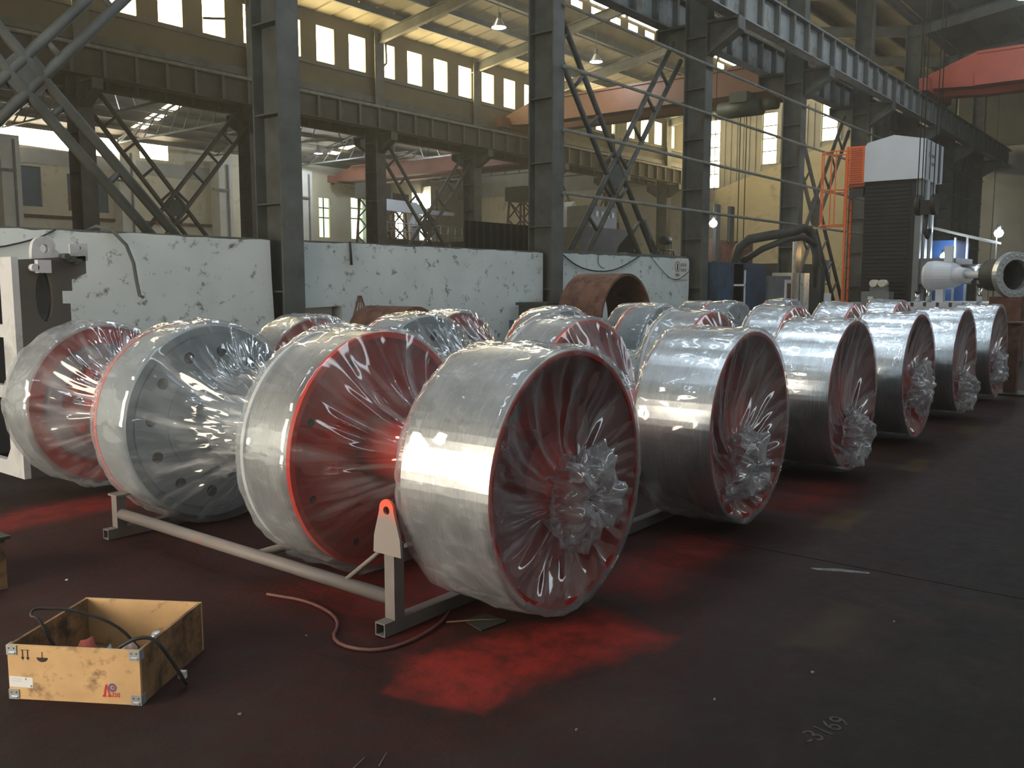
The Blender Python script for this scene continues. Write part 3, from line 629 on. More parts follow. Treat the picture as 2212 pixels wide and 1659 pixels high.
# ------------------------------------------------------------------ lamps
def lamp(x, y, z, ztop, power, label, group, size=0.26):
    t = thing('high_bay_lamp', (x, y, z), label, 'lamp', group)
    MB().lathe([(z, size), (z + 0.28, size * 0.35), (z + 0.30, size * 0.30), (z + 0.02, size * 0.95)], x, y, 20, True, 'z').build('shade', 'galvanised', t)
    MB().lathe([(z + 0.30, 0.005), (z + 0.30, size * 0.32), (z + 0.5, size * 0.28), (z + 0.5, 0.005)], x, y, 14, True, 'z').build('ballast', 'machine_grey', t)
    MB().lathe([(z + 0.02, 0.004), (z + 0.02, size * 0.9), (z + 0.035, size * 0.9), (z + 0.035, 0.004)], x, y, 18, True, 'z').build('bulb', 'lamp_cool', t)
    MB().cyl((x, y, z + 0.5), (x, y, ztop), 0.012, 6).build('stem', 'steel_dark', t)
    l = bpy.data.lights.new('lamp_light', 'POINT'); l.energy = power; l.color = (0.82, 0.92, 1.0); l.shadow_soft_size = 0.18
    o = bpy.data.objects.new('lamp_light', l); COL.objects.link(o); o.location = (x, y, z - 0.2)
    return t
for i, x in enumerate((25.0, 31.2, 36.4)): lamp(x, 20.4, 10.4, 13.98, 200, 'round lamp under the middle bay roof, %s of three' % ('leftmost', 'middle', 'rightmost')[i], 'middle bay lamps')
for i, x in enumerate((-3.3, 2.7, 8.7, 14.7, 20.7, 26.7, 32.7)):
    lamp(x, 5.4, 10.4, 12.2, 130, ('round lamp in the dark near bay roof at top right corner' if i == 6 else 'round near bay roof lamp above the wrapped rollers, %s from the gate' % ordn[i]), 'near bay lamps', 0.28)
for i, (x, y) in enumerate(((20.2, 35.3), (36.0, 35.2), (36.2, 43.8))): lamp(x, y, 9.4, 10.4, 420, 'small lamp under the far bay roof, %s' % ('at left beside the skylight strip', 'left of the centre column', 'lowest, near the far wall')[i], 'far bay lamps')
def work_lamp(x, y, z, label, m='lamp_cool', power=25, col=(0.8, 0.9, 1), cord=0.0, pole=True, r=0.11):
    t = thing('work_lamp', (x, y, z if cord else 0), label, 'lamp', 'work lamps')
    MB().lathe([(z - r, 0.003), (z - r * 0.7, r * 0.7), (z, r), (z + r * 0.6, r * 0.75), (z + r, 0.003)], x, y, 14, False, 'z').build('bulb', m, t)
    MB().cyl((x, y, z + r * 0.8), (x, y, z + r * 1.8), r * 0.45, 10).build('socket', 'machine_dark', t)
    if cord: MB().cyl((x, y, z + r * 1.8), (x, y, cord), 0.012, 6).build('cord', 'rubber_black', t)
    else:
        MB().cyl((x + 0.06, y + 0.06, 0), (x + 0.06, y + 0.06, z + r * 1.6), 0.02, 8).build('pole', 'machine_dark', t)
        MB().beam((x + 0.06, y + 0.06, z + r * 1.6), (x, y, z + r * 1.6), 0.03, 0.03).build('arm', 'machine_dark', t)
    l = bpy.data.lights.new('work_light', 'POINT'); l.energy = power; l.color = col; l.shadow_soft_size = r
    o = bpy.data.objects.new('work_light', l); COL.objects.link(o); o.location = (x - 0.16, y - 0.16, z)
    return t
work_lamp(24.6, 11.9, 3.28, 'bright white bulb hanging on a cord by the beige end wall', cord=11.85, power=40, r=0.12)
work_lamp(29.5, 5.2, 2.98, 'white work lamp on a pole, upper of two by the big flange', power=60, r=0.13)
work_lamp(29.0, 4.3, 2.58, 'white work lamp on a pole, lower of two by the big flange', power=60, r=0.12)
work_lamp(26.4, 5.95, 2.25, 'white work lamp under the blue shelter', power=30, r=0.10)
work_lamp(26.6, 9.5, 2.42, 'warm orange bulb glowing under the duct arm', m='lamp_warm', power=25, col=(1, 0.6, 0.25), r=0.12)

# ------------------------------------------------------------------ machine tower with white cap
t = thing('machine_tower', (24.9, 6.7, 0), 'tall machine tower with a white cap and black bellows column', 'machine')
MB().box(24.12, 25.5, 6.16, 7.42, 0, 4.15).build('bellows_column', 'bellows_black', t)
fold = None
for k in range(40):
    z = 0.15 + k * 0.1
    if fold is None: fold = MB().box(24.09, 24.12, 6.28, 7.40, z, z + 0.05).build('bellows_fold', 'bellows_black', t)
    else: share(fold, t, (0, 0, k * 0.1))
cap = [(7.42, 4.12), (7.42, 5.02), (7.36, 5.1), (6.72, 5.24), (5.96, 5.08), (5.96, 4.12)]
MB().prism(cap, 24.0, 25.8, 'yz').build('white_cap', 'machine_white', t)
for x in (24.03, 24.45, 25.45): MB().box(x, x + 0.045, 5.945, 5.965, 4.12, 5.06).build('cap_seam', 'machine_dark', t)
for (x0, x1, z0, z1) in ((24.62, 24.92, 4.68, 4.76), (24.62, 24.98, 4.48, 4.56), (24.36, 24.44, 4.66, 4.8)): MB().box(x0, x1, 5.95, 5.962, z0, z1).build('faded_mark', 'machine_grey', t)
for n_, x0, x1, y0, y1, m in (('guide_rail', 24.12, 24.3, 6.02, 6.16, 'machine_grey'), ('guide_rail', 24.62, 24.86, 6.02, 6.16, 'machine_white'), ('guide_rail', 25.24, 25.4, 6.02, 6.16, 'machine_white'), ('track_cover', 24.3, 24.62, 6.08, 6.16, 'machine_dark'), ('track_cover', 24.86, 25.24, 6.08, 6.16, 'machine_grey')):
    MB().box(x0, x1, y0, y1, 0, 4.12).build(n_, m, t)
MB().box(24.3, 26.2, 5.2, 6.02, 1.5, 2.15).build('spindle_head', 'machine_grey', t)
MB().cyl((24.9, 4.5, 1.8), (24.9, 5.2, 1.8), 0.2, 16).build('spindle', 'chrome', t)
MB().box(23.4, 26.0, 5.4, 7.4, 0, 0.5).build('machine_bed', 'machine_grey', t)
# orange ladder, cage and platform at the tower
t = thing('orange_ladder', (24.3, 7.9, 0), 'orange steel access ladder with safety cage beside the machine tower', 'ladder')
for x in (24.03, 24.45): MB().beam((x, 7.86, 0.5), (x, 7.86, 5.05), 0.05, 0.07).build('ladder_rail', 'orange_paint', t)
fr = None
for k in range(15):
    if fr is None: fr = MB().cyl((24.03, 7.86, 0.75), (24.45, 7.86, 0.75), 0.014, 6).build('rung', 'orange_paint', t)
    else: share(fr, t, (0, 0, 0.3 * k))
for z in (3.05, 3.95, 4.95): MB().tube([(24.03, 7.86, z), (23.85, 8.1, z), (23.95, 8.45, z), (24.24, 8.6, z), (24.53, 8.45, z), (24.63, 8.1, z), (24.45, 7.86, z)], 0.016, 6).build('cage_hoop', 'orange_paint', t)
for (x, y) in ((23.85, 8.1), (23.95, 8.45), (24.24, 8.6), (24.53, 8.45), (24.63, 8.1)): MB().beam((x, y, 3.05), (x, y, 4.95), 0.03, 0.012).build('cage_bar', 'orange_paint', t)
MB().box(24.05, 24.1, 7.43, 7.82, 4.1, 5.05).build('guard_panel', 'orange_paint', t)
pl = None
for k in range(16):
    if pl is None: pl = MB().box(24.03, 24.05, 7.5, 7.78, 4.15, 4.165).build('panel_slot', 'crane_red', t)
    else: share(pl, t, (0, 0, 0.056 * k))
MB().box(24.1, 25.2, 7.43, 7.82, 4.02, 4.1).build('platform', 'crane_red', t)
MB().prism([(24.12, 3.98), (24.9, 3.98), (24.12, 3.75)], 7.46, 7.8, 'xz').build('platform_bracket', 'machine_dark', t)
# control cabinet in front of the tower
t = thing('control_cabinet', (22.7, 6.55, 0), 'grey control cabinet with motors on top before the machine tower', 'cabinet')
MB().box(22.5, 22.9, 6.25, 6.9, 0, 1.32).build('body', 'machine_grey', t); MB().box(22.49, 22.5, 6.62, 6.74, 1.12, 1.2).build('label_plate', 'paper_white', t)
for y in (6.42, 6.62): MB().cyl((22.45, y, 1.52), (22.75, y, 1.52), 0.09, 12).build('motor', 'plastic_cream', t)
MB().box(22.55, 22.8, 6.34, 6.72, 1.32, 1.44).build('motor_mount', 'machine_grey', t)
# crane hook
t = thing('hook_block', (22.3, 5.45, 2.7), 'black crane hook block hanging on wire ropes before the machine tower', 'hook')
for dy in (-0.17, 0.17):
    MB().cyl((22.3, 5.45 + dy - 0.05, 3.32), (22.3, 5.45 + dy + 0.05, 3.32), 0.24, 20).build('sheave', 'rubber_black', t)
    for dx in (-0.18, 0.18): MB().cyl((22.3 + dx, 5.45 + dy, 3.32), (22.3 + dx * 0.7, 5.45 + dy, 12.0), 0.012, 6).build('wire_rope', 'rubber_black', t)
MB().box(22.2, 22.4, 5.33, 5.57, 3.1, 3.42).build('yoke', 'rubber_black', t)
MB().tube([(22.3, 5.45, 3.12), (22.3, 5.45, 2.95), (22.18, 5.43, 2.82), (22.16, 5.42, 2.68), (22.3, 5.4, 2.58), (22.44, 5.4, 2.68), (22.44, 5.4, 2.78)], 0.05, 10).build('hook', 'rubber_black', t)

# ------------------------------------------------------------------ machines on the right
t = thing('flanged_casting', (19.9, 3.2, 0), 'pale cast pipe body with a large round bolted flange at the right edge', 'casting')
ax = 1.68
RC = Vector((19.4, 3.12, ax)); ra = radians(40)
def ringrot(mb):
    # built about the y axis through RC, then turned about the vertical so the mouth looks towards the aisle
    mb.v = [tuple(RC + Matrix.Rotation(-ra, 3, 'Z') @ (Vector(v) - RC)) for v in mb.v]; return mb
ringrot(MB().lathe([(3.06, 0.29), (3.06, 0.44), (3.18, 0.44), (3.18, 0.29)], 19.4, ax, 40)).build('flange_ring', 'galvanised', t)
for k in range(20):
    a = 2 * pi * k / 20; ringrot(MB().cyl((19.4 + 0.365 * sin(a), 3.03, ax + 0.365 * cos(a)), (19.4 + 0.365 * sin(a), 3.06, ax + 0.365 * cos(a)), 0.022, 6)).build('bolt', 'galvanised', t)
ringrot(MB().lathe([(3.18, 0.31), (3.18, 0.29), (3.7, 0.28), (3.7, 0.31)], 19.4, ax, 32)).build('throat', 'machine_dark', t)
ringrot(MB().lathe([(3.68, 0.003), (3.68, 0.31), (3.7, 0.31), (3.7, 0.003)], 19.4, ax, 32)).build('throat_plate', 'bellows_black', t)
MB().cyl((19.75, 3.4, ax), (20.3, 4.15, ax + 0.02), 0.07, 14).build('neck', 'machine_white', t)
MB().cyl((20.3, 4.1, ax), (20.6, 4.45, ax), 0.15, 18, 0.2).build('collar', 'machine_white', t)
MB().lathe([(4.3, 0.003), (4.3, 0.2), (4.45, 0.28), (4.8, 0.32), (4.95, 0.30), (5.02, 0.22), (5.02, 0.003)], 20.6, ax, 28).build('body', 'machine_white', t)
MB().box(20.52, 20.64, 4.46, 4.62, ax + 0.28, ax + 0.62).build('lifting_lug', 'machine_white', t)
MB().box(20.5, 20.7, 4.6, 4.75, 0.95, ax - 0.28).build('support_leg', 'machine_white', t)
MB().box(19.3, 19.9, 2.95, 3.5, 0, ax - 0.42).build('support_block', 'rust', t)
t = thing('slotted_table', (21.3, 4.3, 0), 'white slotted machine table at right behind the wrapped drums', 'table')
MB().box(20.2, 22.2, 3.5, 5.3, 0.86, 1.12).build('table_top', 'machine_white', t); MB().box(20.4, 22.0, 3.7, 5.1, 0, 0.86).build('pedestal', 'machine_grey', t)
for k in range(7): MB().box(20.19, 20.2, 3.6 + 0.25 * k, 3.66 + 0.25 * k, 1.03, 1.12).build('slot', 'machine_dark', t)
for i, (x, y, h, r) in enumerate(((20.5, 3.9, 0.35, 0.05), (20.6, 4.9, 0.3, 0.06), (20.5, 5.1, 0.2, 0.05))):
    t2 = thing('clamp_post', (x, y, 1.12), 'shiny clamp post on the slotted table, %s' % ('tallest, right', 'middle', 'short, left')[i], 'clamp', 'clamp posts')
    MB().cyl((x, y, 1.12), (x, y, 1.12 + h), r, 12).build('post', 'chrome', t2); MB().cyl((x, y, 1.12 + h), (x, y, 1.16 + h), r * 1.5, 12).build('head', 'machine_dark', t2)
t = thing('blue_shelter', (27.5, 6.2, 0), 'blue booth with a grey sloping canopy behind the machine tower', 'booth')
MB().box(26.9, 28.4, 5.75, 6.9, 0, 2.7).build('body', 'blue_bright', t)
MB().prism([(5.0, 2.62), (7.2, 3.25), (7.2, 3.3), (5.0, 2.68)], 26.5, 28.8, 'yz').build('canopy', 'panel_grey', t)
for y in (5.4, 5.7): MB().box(26.55, 26.6, y, y + 0.05, 0, 2.75).build('post', 'panel_grey', t)
t = thing('steel_post', (13.8, 2.2, 0), 'short dark steel post on a flat base plate behind the last wrapped roller', 'post')
MB().box(13.72, 13.88, 2.1, 2.25, 0.03, 0.98).build('upright', 'rust', t); MB().box(13.55, 14.1, 1.9, 2.5, 0, 0.03).build('base_plate', 'machine_dark', t); MB().box(13.67, 13.93, 2.05, 2.3, 0.98, 1.0).build('cap_plate', 'rust', t)

# ------------------------------------------------------------------ things beyond the white wall, right of the third column
t = thing('blue_enclosure', (21.2, 9.8, 0), 'dark blue sheet metal enclosure with an open dark doorway', 'enclosure')
for (a, b) in ((19.85, 20.75), (21.4, 22.75)): MB().box(a, b, 9.45, 9.5, 0, 2.0).build('front_panel', 'blue_paint', t)
MB().box(19.85, 22.75, 10.35, 10.4, 0, 2.0).build('rear_panel', 'machine_dark', t); MB().box(19.85, 19.9, 9.5, 10.35, 0, 2.0).build('side_panel', 'blue_paint', t); MB().box(22.7, 22.75, 9.5, 10.35, 0, 2.0).build('side_panel', 'blue_paint', t)
MB().box(19.85, 22.75, 9.45, 10.4, 2.0, 2.03).build('roof', 'blue_paint', t); MB().box(20.75, 21.4, 9.42, 9.45, 1.45, 1.5).build('white_bar', 'paper_white', t); MB().box(21.36, 21.4, 9.42, 9.45, 0, 1.85).build('door_edge', 'paper_white', t)
t = thing('grey_cabinet', (23.7, 9.7, 0), 'grey electrical cabinet with a white-framed brown door', 'cabinet')
MB().box(22.95, 24.5, 9.45, 10.1, 0, 1.72).build('body', 'machine_grey', t); MB().box(24.05, 24.45, 9.41, 9.45, 0.4, 1.62).build('door_frame', 'paper_white', t); MB().box(24.12, 24.38, 9.39, 9.41, 0.5, 1.52).build('door', 'brown_wood', t)
t = thing('tool_cabinet', (25.0, 9.8, 0), 'cream box on a dark stand under the warm bulb', 'cabinet')
MB().box(24.75, 25.25, 9.5, 10.1, 1.0, 1.82).build('body', 'plastic_cream', t); MB().box(24.8, 25.2, 9.55, 10.05, 0, 1.0).build('stand', 'machine_dark', t); MB().cyl((25.1, 9.6, 1.82), (25.1, 9.6, 2.9), 0.06, 10).build('standpipe', 'plastic_cream', t)
MB().prism([(26.2, 0), (31.2, 0), (31.2, 0.75), (29.6, 0.75), (29.6, 0.95), (28.6, 0.95), (28.6, 1.2), (27.5, 1.2), (27.5, 1.6), (27.25, 1.72), (27.1, 1.82), (26.2, 1.82)], 9.7, 9.92, 'xz').build('wall_stepped', 'wall_white', label='low white wall with a stepped broken top beside the orange ladder', kind='structure')
MB().prism([(21.0, 0), (25.1, 0), (25.1, 2.25), (24.4, 2.3), (23.6, 2.2), (21.0, 2.35)], 12.75, 12.95, 'xz').build('wall_stub', 'wall_white', label='strip of broken white wall top behind the blue enclosure', kind='structure')
t = thing('dark_machine', (29.5, 10.8, 0), 'dark machine saddle with levers behind the stepped white wall', 'machine')
MB().box(27.6, 31.0, 10.75, 11.5, 0, 2.15).build('bed', 'machine_dark', t); MB().box(28.2, 30.2, 10.62, 10.75, 1.35, 2.1).build('apron', 'machine_dark', t); MB().box(30.1, 30.8, 10.5, 10.75, 1.6, 2.3).build('gearbox', 'machine_grey', t)
for z in (1.5, 1.75): MB().cyl((27.6, 10.58, z), (31.0, 10.58, z), 0.03, 8).build('feed_rod', 'chrome', t)
for (x, z) in ((30.2, 2.0), (30.5, 1.9), (30.4, 1.65)): MB().box(x, x + 0.16, 10.47, 10.5, z, z + 0.16).build('dial_plate', 'paper_white', t)
t = thing('duct_arm', (24.2, 9.7, 0), 'dark bent exhaust duct arm arching over the machines', 'duct')
MB().tube([(23.2, 10.55, 0), (23.2, 10.55, 2.15), (23.22, 10.45, 2.5), (23.35, 10.2, 2.72), (23.65, 9.75, 2.82), (24.1, 9.38, 2.9), (24.5, 9.18, 3.03), (24.75, 9.1, 3.0), (24.95, 9.02, 2.75), (25.08, 8.95, 2.3), (25.1, 8.93, 1.4)], 0.13, 12).build('duct', 'machine_dark', t)
MB().tube([(23.3, 10.4, 2.1), (23.6, 9.95, 2.45), (24.0, 9.42, 2.72), (24.45, 9.12, 2.78), (24.9, 8.95, 2.6)], 0.09, 10).build('boom', 'machine_dark', t)
MB().box(24.98, 25.28, 8.78, 9.1, 0, 2.0).build('riser', 'machine_dark', t)
t = thing('grey_housing', (26.4, 12.2, 0), 'dark brown machine housing under the duct arm', 'machine')
MB().box(25.2, 28.2, 12.2, 13.2, 0, 2.85).build('body', 'rust', t); MB().box(25.2, 25.5, 12.1, 12.2, 2.2, 3.9).build('mast', 'machine_dark', t); MB().box(26.2, 26.5, 12.1, 12.2, 2.8, 3.9).build('mast', 'machine_dark', t)
t = thing('leaning_rack', (21.6, 12.3, 0), 'small rack with leaning bars and curved handles above the blue enclosure', 'rack')
MB().box(21.0, 23.4, 12.1, 12.6, 0, 2.2).build('base', 'machine_dark', t)
MB().beam((21.2, 12.3, 3.2), (22.0, 12.3, 2.2), 0.12, 0.1).build('bar', 'machine_dark', t)
MB().cyl((22.1, 12.2, 2.7), (22.45, 12.2, 2.7), 0.12, 12).build('roller', 'machine_dark', t)
MB().tube([(22.0, 12.3, 2.2), (22.1, 12.3, 2.45), (22.9, 12.3, 2.45), (23.0, 12.3, 2.2)], 0.025, 6).build('handle', 'machine_dark', t)
MB().tube([(22.3, 12.3, 2.2), (22.4, 12.3, 2.75), (22.8, 12.3, 2.75), (22.8, 12.3, 2.2)], 0.012, 6).build('handle', 'machine_dark', t)

# ------------------------------------------------------------------ things in the middle and far bays seen over the wall
def lattice_tower(x, y, h, w, label):
    t = thing('lattice_tower', (x, y, 0), label, 'tower', 'lattice towers')
    for dx in (-1, 1):
        for dy in (-1, 1): MB().beam((x + dx * w, y + dy * w, 0), (x + dx * w * 0.6, y + dy * w * 0.6, h), 0.14, 0.14).build('leg', 'rust', t)
    n = 6
    for k in range(n):
        z0, z1 = h * k / n, h * (k + 1) / n; a, b = w * (1 - 0.4 * k / n), w * (1 - 0.4 * (k + 1) / n)
        mb = MB()
        for s in (-1, 1):
            mb.beam((x - a, y + s * a, z0), (x + b, y + s * b, z1), 0.07, 0.07).beam((x + a, y + s * a, z0), (x - b, y + s * b, z1), 0.07, 0.07)
            mb.beam((x + s * a, y - a, z0), (x + s * b, y + b, z1), 0.07, 0.07)
        mb.build('lacing', 'machine_dark', t)
    MB().box(x - w * 0.8, x + w * 0.8, y - w * 0.8, y + w * 0.8, h, h + 0.9).build('head', 'machine_dark', t)
    return t
lattice_tower(37.6, 40.5, 6.6, 0.95, 'dark lattice tower behind the white gantry beam')
lattice_tower(40.2, 41.5, 6.2, 0.9, 'rusty lattice tower by the far window, right one')
lattice_tower(46.5, 36.0, 6.8, 1.0, 'dark lattice tower left of the centre column')
t = thing('white_gantry', (38.0, 38.0, 0), 'white gantry beam on a column in the far bay', 'gantry')
MB().prism([(35.4, 5.6), (36.0, 6.35), (38.6, 6.3), (39.6, 5.95), (42.0, 5.9), (42.0, 5.7), (38.8, 5.65), (36.2, 5.7), (35.6, 5.5)], 37.9, 38.3, 'xz').build('beam', 'machine_white', t)
MB().cyl((38.7, 38.1, 0), (38.7, 38.1, 5.65), 0.28, 14).build('column', 'machine_grey', t); MB().box(38.4, 39.0, 37.8, 38.4, 4.9, 5.6).build('saddle', 'machine_white', t)
t = thing('railed_platform', (37.5, 36.5, 0), 'dark machine platform with thin guard rails in the far bay', 'platform')
MB().box(34.5, 41.5, 36.2, 37.4, 0, 3.95).build('body', 'machine_dark', t); MB().box(39.6, 41.0, 36.15, 36.2, 3.2, 3.85).build('sign_panel', 'machine_grey', t)
for z in (4.4, 4.85): MB().cyl((34.5, 36.2, z), (41.5, 36.2, z), 0.03, 6).build('rail', 'panel_grey', t)
rp = None
for k in range(12):
    if rp is None: rp = MB().cyl((34.6, 36.2, 3.95), (34.6, 36.2, 4.85), 0.025, 6).build('baluster', 'panel_grey', t)
    else: share(rp, t, (0.62 * k, 0, 0))
t = thing('slatted_container', (30.0, 24.0, 0), 'dark slatted container beyond the wall left of the centre column', 'container')
MB().box(26.4, 32.8, 21.5, 24.0, 0, 3.15).build('body', 'bellows_black', t)
sl = None
for k in range(21):
    if sl is None: sl = MB().box(26.5, 26.58, 21.44, 21.5, 0, 3.15).build('slat', 'machine_dark', t)
    else: share(sl, t, (0.3 * k, 0, 0))
t = thing('broken_casting', (36.0, 27.0, 0), 'heap-like pale casting behind the slatted container', 'casting')
MB().prism([(33.8, 2.5), (36.6, 2.5), (36.4, 4.2), (35.6, 5.4), (34.9, 4.9), (34.5, 5.6), (34.0, 4.4)], 24.4, 25.6, 'xz').build('body', 'panel_grey', t); MB().cyl((35.6, 24.3, 3.4), (36.6, 24.3, 4.5), 0.28, 10).build('arm', 'machine_dark', t); MB().box(34, 36.4, 24.5, 25.5, 0, 2.5).build('base', 'machine_dark', t)
t = thing('press_machine', (22.3, 14.5, 0), 'dark press with a waisted body beyond the wall right of the centre column', 'machine')
MB().prism([(20.6, 0), (23.0, 0), (23.0, 1.9), (22.6, 2.3), (22.7, 2.6), (23.3, 3.0), (23.3, 3.1), (20.9, 3.1), (20.6, 2.2)], 14.0, 15.0, 'xz').build('frame', 'machine_dark', t); MB().box(21.2, 22.6, 14.0, 14.8, 3.1, 3.7).build('crown', 'machine_grey', t)
for k in range(4): MB().box(21.45 + 0.28 * k, 21.55 + 0.28 * k, 13.96, 14.0, 3.4, 3.55).build('vent', 'paper_white', t)
t = thing('cage_fence', (20.2, 16.0, 0), 'dark ribbed sheet fence right of the centre column', 'fence')
MB().box(18.2, 21.4, 16.0, 16.08, 0, 3.2).build('sheet', 'bellows_black', t)
sl = None
for k in range(11):
    if sl is None: sl = MB().box(18.25, 18.31, 15.95, 16.0, 0, 3.2).build('rib', 'machine_dark', t)
    else: share(sl, t, (0.3 * k, 0, 0))
t = thing('motor_unit', (24.6, 15.5, 0), 'rounded black motor unit in front of the beige wall beyond the partition', 'motor')
MB().prism([(23.6, 0), (25.6, 0), (25.6, 2.5), (25.3, 2.55), (25.3, 3.0), (25.15, 3.15), (24.4, 3.15), (24.25, 3.0), (24.25, 2.5), (23.6, 2.35)], 15.0, 16.0, 'xz').build('body', 'bellows_black', t)
MB().box(27.2, 28.2, 17.5, 18.4, 0, 3.9).build('control_pulpit', 'machine_dark', label='tall dark control pulpit behind the right leg of the brace', cat='cabinet')
t = bpy.data.objects['control_pulpit']
MB().box(27.3, 28.1, 17.3, 17.5, 3.2, 3.7).build('hood', 'rust', t)
MB().box(27.4, 28.0, 17.44, 17.5, 1.6, 2.6).build('door', 'machine_grey', t)

# ------------------------------------------------------------------ left foreground weldment
t = thing('grey_weldment', (3.3, 7.7, 0), 'grey painted steel frame with lifting lug and oval hole at the left edge', 'frame')
fx = 3.02
MB().holed([(7.20, 0), (8.9, 0), (8.9, 1.72), (7.20, 1.72)], [[(7.42, 0.22), (7.5, 0.12), (8.2, 0.12), (8.2, 0.62), (7.42, 0.62)], [(7.42, 0.72), (8.2, 0.72), (8.2, 1.1), (7.42, 1.1)], [(7.42, 1.2), (8.2, 1.2), (8.2, 1.55), (7.42, 1.55)]], fx - 0.05, fx, 'yz').build('front_plate', 'weld_grey', t)
ell = [(3.20 + 0.065 * cos(2 * pi * i / 24), 1.42 + 0.2 * sin(2 * pi * i / 24)) for i in range(24)]
MB().holed([(fx, 0), (3.40, 0), (3.40, 1.36), (3.34, 1.36), (3.34, 1.46), (3.42, 1.46), (3.42, 1.55), (3.54, 1.60), (3.54, 1.74), (fx, 1.70)], [ell], 7.20, 7.26, 'xz').build('side_plate', 'weld_shaded', t)
MB().holed([(3.20 + 0.085 * cos(2 * pi * i / 24), 1.42 + 0.22 * sin(2 * pi * i / 24)) for i in range(24)], [ell], 7.26, 7.62, 'xz').build('bore', 'weld_grey', t)
MB().box(fx, 3.55, 8.5, 8.56, 0, 1.7).build('rear_plate', 'weld_shaded', t); MB().box(fx, 3.5, 7.26, 8.5, 1.64, 1.70).build('top_plate', 'weld_grey', t)
lug = [(3.13, 1.70), (3.42, 1.70), (3.31, 1.79)] + [(3.23 + 0.09 * cos(a), 1.80 + 0.085 * sin(a)) for a in [0.2 + i * 0.3 for i in range(10)]] + [(3.135, 1.78)]
MB().holed(lug, [circ(3.23, 1.79, 0.035, 14)], 7.22, 7.27, 'xz').build('lifting_lug', 'weld_grey', t)
MB().holed([(3.42, 1.70), (3.56, 1.70), (3.56, 1.84), (3.42, 1.83)], [circ(3.5, 1.80, 0.012, 10)], 7.2, 7.23, 'xz').build('end_plate', 'weld_grey', t)
for i in range(3): MB().cyl((3.36 + 0.05 * i, 7.12, 1.73 - 0.02 * i), (3.36 + 0.05 * i, 7.22, 1.73 - 0.02 * i), 0.025, 10).build('bolt', 'machine_dark', t)
MB().cyl((3.12, 7.14, 1.64), (3.12, 7.2, 1.64), 0.03, 10).build('bolt', 'weld_grey', t); MB().box(3.14, 3.24, 7.14, 7.2, 1.6, 1.70).build('boss', 'weld_grey', t)

# ------------------------------------------------------------------ things along the white wall
MB().lathe([(8.0, 0.80), (8.0, 0.845), (8.9, 0.845), (8.9, 0.80)], 13.3, 0.845, 64).build('rusty_ring', 'rust', label='large rusty rolled steel ring standing by the white wall', cat='ring')
MB().lathe([(8.2, 0.36), (8.2, 0.42), (9.1, 0.42), (9.1, 0.36)], 8.35, 0.80, 48).build('rusty_pipe', 'rust', label='short rusty pipe section resting on timber behind the second grey flange', cat='pipe')
MB().box(7.9, 8.8, 8.3, 9.0, 0, 0.375).build('timber_block', 'brown_wood', label='dark timber block carrying the short rusty pipe', cat='timber')
t = thing('wire_basket', (8.35, 9.35, 0), 'tall dark wire basket leaning on the white wall', 'basket')
for k in range(12):
    a = 2 * pi * k / 12
    pts = [(8.40 + 0.16 * sin(pi * (0.12 + 0.84 * q / 8)) * cos(a), 9.35 + 0.16 * sin(pi * (0.12 + 0.84 * q / 8)) * sin(a), 0.02 + 1.33 * q / 8) for q in range(9)]
    MB().tube(pts, 0.006, 5).build('wire', 'rust', t)
for q in range(1, 9):
    r = 0.16 * sin(pi * (0.12 + 0.84 * q / 8.5)); MB().tube([(8.40 + r * cos(i * pi / 8), 9.35 + r * sin(i * pi / 8), 0.02 + 1.33 * q / 8.5) for i in range(17)], 0.005, 5).build('hoop', 'rust', t)
t = thing('parts_crate', (10.2, 7.6, 0), 'blue parts crate with a white lined sheet and brown board on it', 'crate')
MB().box(9.9, 10.7, 7.3, 7.9, 0, 1.0).build('body', 'blue_paint', t); MB().box(9.895, 9.9, 7.38, 7.62, 0.55, 0.96).build('lined_sheet', 'paper_white', t); MB().box(9.9, 10.6, 7.2, 7.5, 1.0, 1.05).build('board', 'rust', t)
for k in range(5): MB().box(9.89, 9.895, 7.38, 7.62, 0.6 + 0.07 * k, 0.606 + 0.07 * k).build('ruled_line', 'ink_grey', t)
t = thing('dark_bin', (12.6, 9.3, 0), 'dark bin against the wall left of the centre column', 'bin')
MB().box(12.3, 12.95, 9.0, 9.6, 0, 1.14).build('body', 'machine_dark', t); MB().box(12.26, 12.99, 8.96, 9.64, 1.14, 1.19).build('rim', 'machine_dark', t)
MB().tube([(4.95, 9.98, WT + 0.02), (4.98, 9.85, WT + 0.06), (5.1, 9.76, WT + 0.03), (5.25, 9.72, 1.95), (5.32, 9.71, 1.75), (5.34, 9.70, 1.55), (5.36, 9.68, 1.38), (5.39, 9.65, 1.36)], 0.02, 8).build('bent_pipe', 'steel_dark', label='grey hooked pipe hanging over the left white wall', cat='pipe')
MB().cyl((8.62, 9.76, 1.78), (8.60, 9.76, WT + 0.02), 0.018, 8).build('black_rod', 'rubber_black', label='short black rod hanging over the top of the white wall', cat='rod')
def cable(pts, r, label, m='rubber_black', name='wall_cable', cat='cable'):
    # smooth the polyline a little
    P = [Vector(p) for p in pts]
    for _ in range(2): P = [P[0]] + [q for i in range(len(P) - 1) for q in (P[i] * 0.75 + P[i + 1] * 0.25, P[i] * 0.25 + P[i + 1] * 0.75)] + [P[-1]]
    return MB().tube(P, r, 6).build(name, m, label=label, cat=cat)
cable([(2.2, 9.77, WT), (2.6, 9.77, 1.95), (3.1, 9.77, 1.86), (3.8, 9.77, 1.85), (4.3, 9.77, 1.98), (4.5, 9.77, WT)], 0.009, 'thin black cable sagging on the left white wall')
